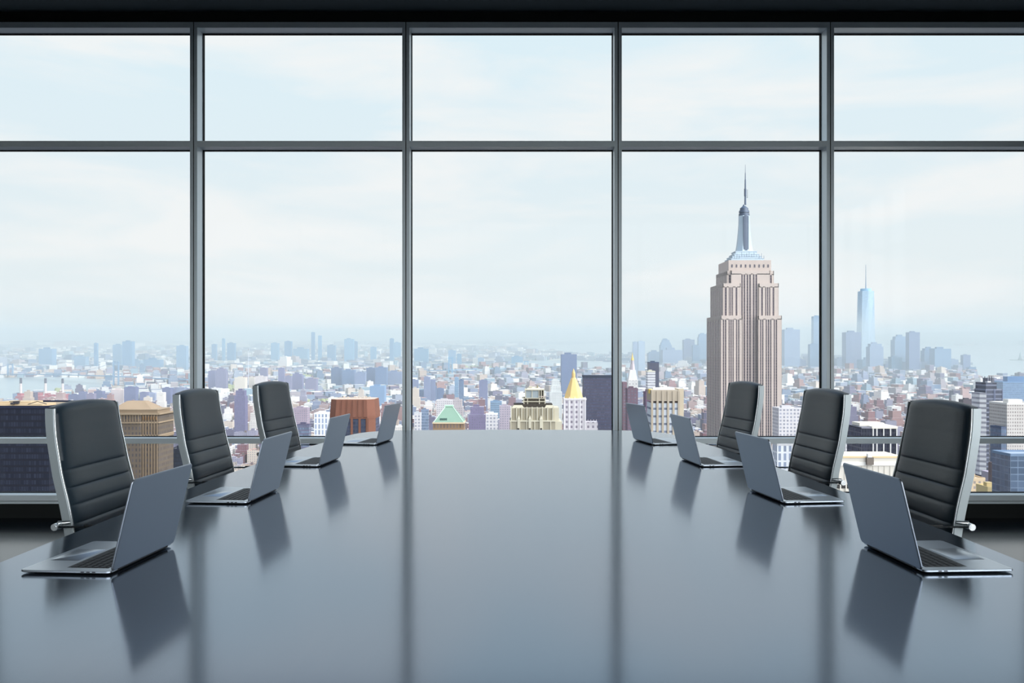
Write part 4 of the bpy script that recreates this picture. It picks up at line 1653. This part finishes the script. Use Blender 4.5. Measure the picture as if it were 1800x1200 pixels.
# bridges ------------------------------------------------------------------------
def bridge(label, towers, deck, col, scale=1.0):
    """towers: (px, ytop, ybase); deck: (px, py) pairs sitting at the deck height."""
    q, yt, yb = towers[0]
    D0 = row_dist(yb)
    r = empty('suspension_bridge', ((q - CX) * D0 / F, D0, zg(D0)))
    tag(r, label, 'bridge')
    o = Vector(r.location)
    tops = []
    for q, yt, yb in towers:
        D = row_dist(yb); k = D / F
        X = (q - CX) * k; zb = zg(D); zt = EYE + (CY - yt) * k
        b = MB()
        hw2 = 4.2 * k * scale
        for sx in (-1, 1):
            b.box(X + sx * hw2 - 1.0 * k * scale, X + sx * hw2 + 1.0 * k * scale, D - 4, D + 4, zb, zt, col, 0, tx=.8)
        for f_ in (.35, .62, .93):
            b.box(X - hw2, X + hw2, D - 2, D + 2, zb + (zt - zb) * f_ - .8 * k * scale, zb + (zt - zb) * f_ + .6 * k * scale, col, 0)
        for s_, e_ in ((.38, .60), (.60, .38)):
            b.tube([(X - hw2, D, zb + (zt - zb) * s_), (X + hw2, D, zb + (zt - zb) * e_)], .35 * k * scale, 5, col)
        for v in range(len(b.v)):
            b.v[v] = tuple(Vector(b.v[v]) - o)
        b.build('bridge_tower', [M['plain']], r)
        tops.append(Vector((X, D, zt)))
    pts = []
    for q, y, D in deck:
        k = D / F
        pts.append(Vector(((q - CX) * k, D, EYE + (CY - y) * k)))
    b = MB()
    kk = pts[0].y / F
    rings = []
    th = .9 * kk * scale
    for p in pts:
        rings.append([tuple(p - o + Vector((0, s * 12, dz))) for s, dz in ((-1, -th), (1, -th), (1, th * .5), (-1, th * .5))])
    b.loft(rings, col, 0, vs=list(range(len(rings))))
    b.build('deck', [M['plain']], r)
    # cables sag between towers and run down to the deck ends
    chain = [pts[0]] + tops + [pts[-1]]
    b = MB()
    for i, (a, c) in enumerate(zip(chain, chain[1:])):
        mid = (a + c) / 2
        sag = abs(a.z - c.z) * .12 if i in (0, len(chain) - 2) else (mid.z - (pts[len(pts) // 2].z + th * 2))
        pp = []
        for t in np.linspace(0, 1, 13):
            v = a.lerp(c, t)
            v.z -= sag * 4 * t * (1 - t)
            pp.append(tuple(v - o))
        b.tube(pp, .25 * kk * scale, 4, col)
    b.build('cable', [M['plain']], r)


bcol = s2l((120, 150, 180))
bridge('grey steel suspension bridge across the river behind the power station', [(18, 639, 663), (204, 635, 677)],
       [(-60, 661, 4400), (18, 657, 4300), (110, 658, 4000), (204, 661, 3700), (330, 667, 3500)], bcol, 1.0)
bridge('blue suspension bridge tower in the middle window, cables falling right', [(792, 627, 662), (925, 634, 652)],
       [(715, 652, 4500), (792, 650, 4400), (860, 648, 4700), (925, 646, 5000), (1000, 645, 5400)], s2l((80, 150, 190)), .75)
bridge('faint distant suspension bridge on the horizon beside the third mullion', [(1033, 573, 600), (1153, 574, 600.5)],
       [(960, 592, 23800), (1033, 590, 23800), (1093, 589, 23600), (1153, 590, 23200), (1260, 593, 23200)], s2l((110, 130, 150)), .3)


def island_statue():
    D = row_dist(633)
    k = D / F
    r = empty('island', ((1789 - CX) * k, D, zg(D) + .5))
    tag(r, 'small flat island in the bay at the right edge', 'island')
    b = MB()
    b.loft([[(x * k * 13, y * 60, z) for x, y in [(math.cos(2 * PI * i / 20), math.sin(2 * PI * i / 20)) for i in range(20)]] for z in (0, 4)], s2l((110, 125, 120)))
    b.build('shore', [M['plain']], r)
    t = empty('monument', ((1793 - CX) * k, D, zg(D) + 4.4))
    tag(t, 'tiny monument on a tall pedestal standing on the bay island', 'statue')
    b = MB(); b.box(-12, 12, -12, 12, 0, 12, s2l((130, 140, 145)), tx=.8); b.box(-7, 7, -7, 7, 12, 30, s2l((130, 140, 145)), tx=.8)
    b.build('pedestal', [M['plain']], t)
    b = MB(); b.ngon(0, 0, 5, 3, 30, 52, 8, s2l((110, 145, 145))); b.ngon(0, 0, 2, 1.6, 52, 57, 8, s2l((110, 145, 145))); b.tube([(2, 0, 48), (4, 0, 60)], .9, 6, s2l((110, 145, 145)))
    b.build('figure', [M['plain']], t)


island_statue()


def mast_():
    D = row_dist(682); k = D / F
    o = empty('radio_mast', ((436.5 - CX) * k, D, zg(D)))
    tag(o, 'thin red and white radio mast above the housing blocks, second window', 'mast')
    h = hgt(616, D)
    b = MB()
    b.ngon(0, 0, 2.0, .6, 0, h, 6, s2l((210, 215, 225)))
    b.build('lattice', [M['plain']], o)
    b = MB(); b.ngon(0, 0, .8, .4, h, h + 8, 6, s2l((90, 70, 80)))
    b.build('tip', [M['plain']], o)


mast_()

# ---- generic city fabric ---------------------------------------------------------
PAL_NEAR = [(176, 148, 144), (148, 104, 104), (128, 84, 90), (214, 200, 186), (228, 222, 216), (150, 146, 166), (108, 100, 128), (190, 170, 155), (90, 84, 108), (160, 122, 116), (236, 232, 228), (130, 140, 168)]
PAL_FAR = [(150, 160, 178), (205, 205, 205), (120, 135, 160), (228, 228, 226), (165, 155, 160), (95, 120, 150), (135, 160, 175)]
ROOFS = [(240, 238, 235), (225, 220, 215), (190, 185, 188), (160, 150, 160), (235, 225, 210), (205, 150, 140), (130, 125, 138), (248, 247, 246)]
PARKS = [(395, 684, 24, 5), (455, 668, 16, 4), (528, 664, 22, 3), (700, 668, 12, 4), (835, 648, 30, 3), (560, 710, 26, 5), (1580, 716, 12, 8), (600, 708, 20, 4), (112, 690, 14, 5), (250, 700, 10, 3)]

gen = []


def blocked(x, y, r):
    px = CX + x * F / y
    py = 586 + DROP * F / y
    for _n, poly, _l in WATER:
        if in_poly(px, py, poly):
            return True
    for (a, b, ra, rb) in PARKS:
        if ((px - a) / ra) ** 2 + ((py - b) / rb) ** 2 < 1:
            return True
    for fx, fy, rx, ry in FOOT:
        if abs(x - fx) < rx + r and abs(y - fy) < ry + r:
            return True
    return False


def fill(Y0, Y1, pitch, rot, hmean, hvar, pal, tallp, tallh, lowf=.62):
    c, s = math.cos(rot), math.sin(rot)
    R = Y1 * 1.25
    n = int(R / pitch)
    for i in range(-n, n + 1):
        for j in range(-n, n + 1):
            if (i % 9 == 0) or (j % 5 == 0):
                continue
            gx, gy = i * pitch, j * pitch
            x, y = gx * c - gy * s, gx * s + gy * c
            if not (Y0 <= y < Y1) or abs(x) > y * .82 + pitch:
                continue
            if random.random() < .04:
                continue
            if blocked(x, y, pitch * .5):
                continue
            h = hmean * math.exp(random.gauss(0, hvar))
            cl = math.sin(x / 610.0 + 1.3) * math.sin(y / 730.0) + random.gauss(0, .35)
            if random.random() < tallp * (2.2 if cl > .45 else .35):
                h = tallh * random.uniform(.6, 1.25)
            w = pitch * random.uniform(.62, .93) / 2
            d = pitch * random.uniform(.62, .93) / 2
            gen.append((x, y, w, d, h, rot, pal[int(random.random() * len(pal))], ROOFS[int(random.random() * len(ROOFS))]))


fill(880, 2500, 27, .06, 19, .42, PAL_NEAR, .045, 52)
fill(2500, 5200, 40, .42, 16, .38, PAL_NEAR + PAL_FAR + PAL_FAR, .035, 42)
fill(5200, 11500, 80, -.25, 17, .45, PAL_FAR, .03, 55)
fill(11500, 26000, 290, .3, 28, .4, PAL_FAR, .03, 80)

# which of them the picture shows largest: paint their outlines front to back
buf = np.zeros((340, 1800), dtype=np.int32)      # rows 560..899
Y_OFF = 560
for r_ in range(340):
    yy = r_ + Y_OFF
    if yy > 864:
        buf[r_, :] = -1
for xx in range(1800):
    # table edge and seated chairs roughly
    dx = abs(xx - 900)
    lim = 756 if dx < 250 else 756 + (dx - 250) * .33
    if lim < 900:
        buf[max(0, int(lim) - Y_OFF):, xx] = -1
for x0, x1, y0 in ((82, 232, 705), (310, 400, 686), (448, 520, 674), (1265, 1337, 673), (1390, 1490, 686), (1580, 1722, 706), (328, 352, 0), (706, 719, 0), (1081, 1094, 0), (1447, 1470, 0)):
    buf[max(0, y0 - Y_OFF):, x0:x1] = -1
items = [(d, 0, (x0, x1, yt)) for x0, x1, yt, d in RECTS] + [(g[1], i + 1, None) for i, g in enumerate(gen)]
items.sort(key=lambda t: t[0])
vis = np.zeros(len(gen) + 1)
for d, idn, rc in items:
    if idn == 0:
        x0, x1, yt = rc
        yb = 586 + DROP * F / d
    else:
        x, y, w, dd, h, rot, _c, _r = gen[idn - 1]
        px = CX + x * F / y; hwp = (w * math.cos(rot) + dd * abs(math.sin(rot))) * F / y
        x0, x1 = px - hwp, px + hwp
        yb = 586 + DROP * F / (y - dd)
        yt = CY - (zg(y + dd) + h - EYE) * F / (y + dd)
    a, b = max(0, int(round(x0))), min(1800, max(int(round(x1)), int(round(x0)) + 1))
    t, u = max(0, int(round(yt)) - Y_OFF), min(340, int(round(yb)) - Y_OFF)
    if b <= a or u <= t:
        continue
    reg = buf[t:u, a:b]
    free = reg == 0
    if idn:
        vis[idn] = free.sum()
        reg[free] = idn
    else:
        reg[free] = -2
N_SINGLE = 165
order = np.argsort(-vis)
single = set(int(i) - 1 for i in order[:N_SINGLE] if i > 0 and vis[i] > 0)


def gen_mesh(b, g, detail, local=False):
    x, y, w, d, h, rot, col, rf = g
    c, s = math.cos(rot), math.sin(rot)
    ox, oy, oz = (0, 0, 0) if local else (x, y, zg(y))
    col = s2l(col); rf = s2l(rf)

    def bx(x0, x1, y0, y1, z0, z1, cc, rc):
        P = []
        for z in (z0, z1):
            for xx, yy in ((x0, y0), (x1, y0), (x1, y1), (x0, y1)):
                P.append((ox + xx * c - yy * s, oy + xx * s + yy * c, oz + z))
        k = len(b.v)
        b.v.extend(P)
        us = 0
        for i in range(4):
            j = (i + 1) % 4
            L = (x1 - x0) if i % 2 == 0 else (y1 - y0)
            b.face((k + i, k + j, k + 4 + j, k + 4 + i), ((us, z0), (us + L, z0), (us + L, z1), (us, z1)), cc, 0)
            us += L
        b.face((k + 4, k + 5, k + 6, k + 7), [(0, 0)] * 4, rc, 0)
    if detail >= 2 and h > 34:
        bx(-w, w, -d, d, -6, h * .72, col, rf)
        bx(-w * .78, w * .78, -d * .78, d * .78, h * .72, h, col, rf)
        bx(-w * .3, w * .25, -d * .3, d * .3, h, h + 4, tuple(q * .8 for q in col), rf)
    else:
        bx(-w, w, -d, d, -6, h, col, rf)
        if detail >= 1:
            q = .35 + .2 * ((x * 7.3) % 1)
            bx(-w * q, w * .1, -d * .4, d * q, h, h + 2.6, tuple(p * .85 for p in col), rf)
        if detail >= 2:
            t = .8
            for a0, a1, b0, b1 in ((-w, w, -d, -d + t), (-w, w, d - t, d), (-w, -w + t, -d + t, d - t), (w - t, w, -d + t, d - t)):
                bx(a0, a1, b0, b1, h, h + 1.1, col, tuple(p * .9 for p in col))
            bx(w * .4, w * .7, d * .1, d * .4, h, h + 4, s2l((120, 100, 95)), s2l((150, 130, 120)))


WINS = [(-50, 328, 'leftmost window'), (352, 706, 'second window from the left'), (719, 1080, 'middle window'), (1094, 1447, 'fourth window from the left'), (1470, 1850, 'rightmost window')]


def colname(c):
    r_, g_, b_ = c
    if min(c) > 212: return 'white'
    if r_ - b_ > 30 and r_ - g_ > 35: return 'red-brown brick'
    if r_ - b_ > 18: return 'tan'
    if b_ - r_ > 18: return 'blue-grey'
    if r_ - g_ > 8 and b_ - g_ > 8: return 'mauve'
    return 'grey'


massn, massf = MB(), MB()
for i, g in enumerate(gen):
    if i in single:
        b = MB()
        gen_mesh(b, (g[0], g[1], g[2], g[3], g[4], 0, g[6], g[7]), 2, True)
        o = b.build('apartment_building' if g[4] > 30 else 'rooftop_block', [M['bld'] if g[1] < 5000 else M['bldfar']], loc=(g[0], g[1], zg(g[1])), rot=g[5])
        px = CX + g[0] * F / g[1]
        win = next((wn for a, bb, wn in WINS if px < bb), 'rightmost window')
        cn = colname(g[6])
        hn = 'tall' if g[4] > 34 else ('mid-rise' if g[4] > 20 else 'low')
        zone = 'near the bottom of' if g[1] < 1600 else ('halfway up the city in' if g[1] < 3200 else 'across the water in')
        tag(o, f'{hn} {cn} block {zone} the {win}', 'building', f'{hn} {cn} blocks {zone} the {win}')
    else:
        gen_mesh(massn if g[1] < 5200 else massf, g, 1 if g[1] < 2800 else 0)
tag(massn.build('city_blocks', [M['bld']]), 'endless low brick and stone city blocks spreading below the window', 'city', kind='stuff')
tag(massf.build('distant_city', [M['bldfar']]), 'hazy low city spreading to the horizon beyond the river', 'city', kind='stuff')


def trees():
    b = MB()
    for (a, p, ra, rb) in PARKS:
        for _ in range(90):
            u, v = random.uniform(-1, 1), random.uniform(-1, 1)
            if u * u + v * v > 1:
                continue
            X, Y, Z = gpoint(a + u * ra, p + v * rb)
            r_ = random.uniform(5, 10) * (Y / 3000) ** .5
            rings = []
            for zz, rr in ((0, .3), (.35, .95), (.7, 1.0), (1.1, .7), (1.3, .2)):
                rings.append([(X + r_ * rr * math.cos(k * PI / 3) * random.uniform(.85, 1.1), Y + r_ * rr * math.sin(k * PI / 3), Z + r_ * zz) for k in range(6)])
            b.loft(rings, s2l((150, 165, 105)), vs=[0, 1, 2, 3, 4])
    tag(b.build('trees', M['tree'], smooth=80), 'patches of yellow-green park trees among the city blocks', 'trees', kind='stuff')


trees()


# haze over the city ------------------------------------------------------------------
def haze():
    m = bpy.data.materials.new('city haze')
    m.use_nodes = True
    nt = m.node_tree
    nt.nodes.clear()
    v = N(nt, 'ShaderNodeVolumeScatter')
    v.inputs['Color'].default_value = (*HAZE_COL, 1)
    v.inputs['Density'].default_value = HAZE_D
    v.inputs['Anisotropy'].default_value = 0.0
    o = N(nt, 'ShaderNodeOutputMaterial')
    a = N(nt, 'ShaderNodeVolumeAbsorption')
    a.inputs['Color'].default_value = (*HAZE_COL, 1)
    a.inputs['Density'].default_value = HAZE_D
    ad = N(nt, 'ShaderNodeAddShader')
    nt.links.new(v.outputs[0], ad.inputs[0])
    nt.links.new(a.outputs[0], ad.inputs[1])
    nt.links.new(ad.outputs[0], o.inputs['Volume'])
    b = MB()
    Y0, Y1 = 700, 41000
    T = 290
    b.loft([[(-2500, Y0, zg(Y0) - 5), (2500, Y0, zg(Y0) - 5), (39000, Y1, zg(Y1) - 5), (-39000, Y1, zg(Y1) - 5)],
            [(-2500, Y0, zg(Y0) + T), (2500, Y0, zg(Y0) + T), (39000, Y1, zg(Y1) + T), (-39000, Y1, zg(Y1) + T)]])
    ob = b.build('haze', m)
    tag(ob, 'blue-white haze thickening over the city towards the horizon', 'haze', kind='stuff')


haze()
print('generic', len(gen), 'single', len(single), 'objects', len(bpy.data.objects))
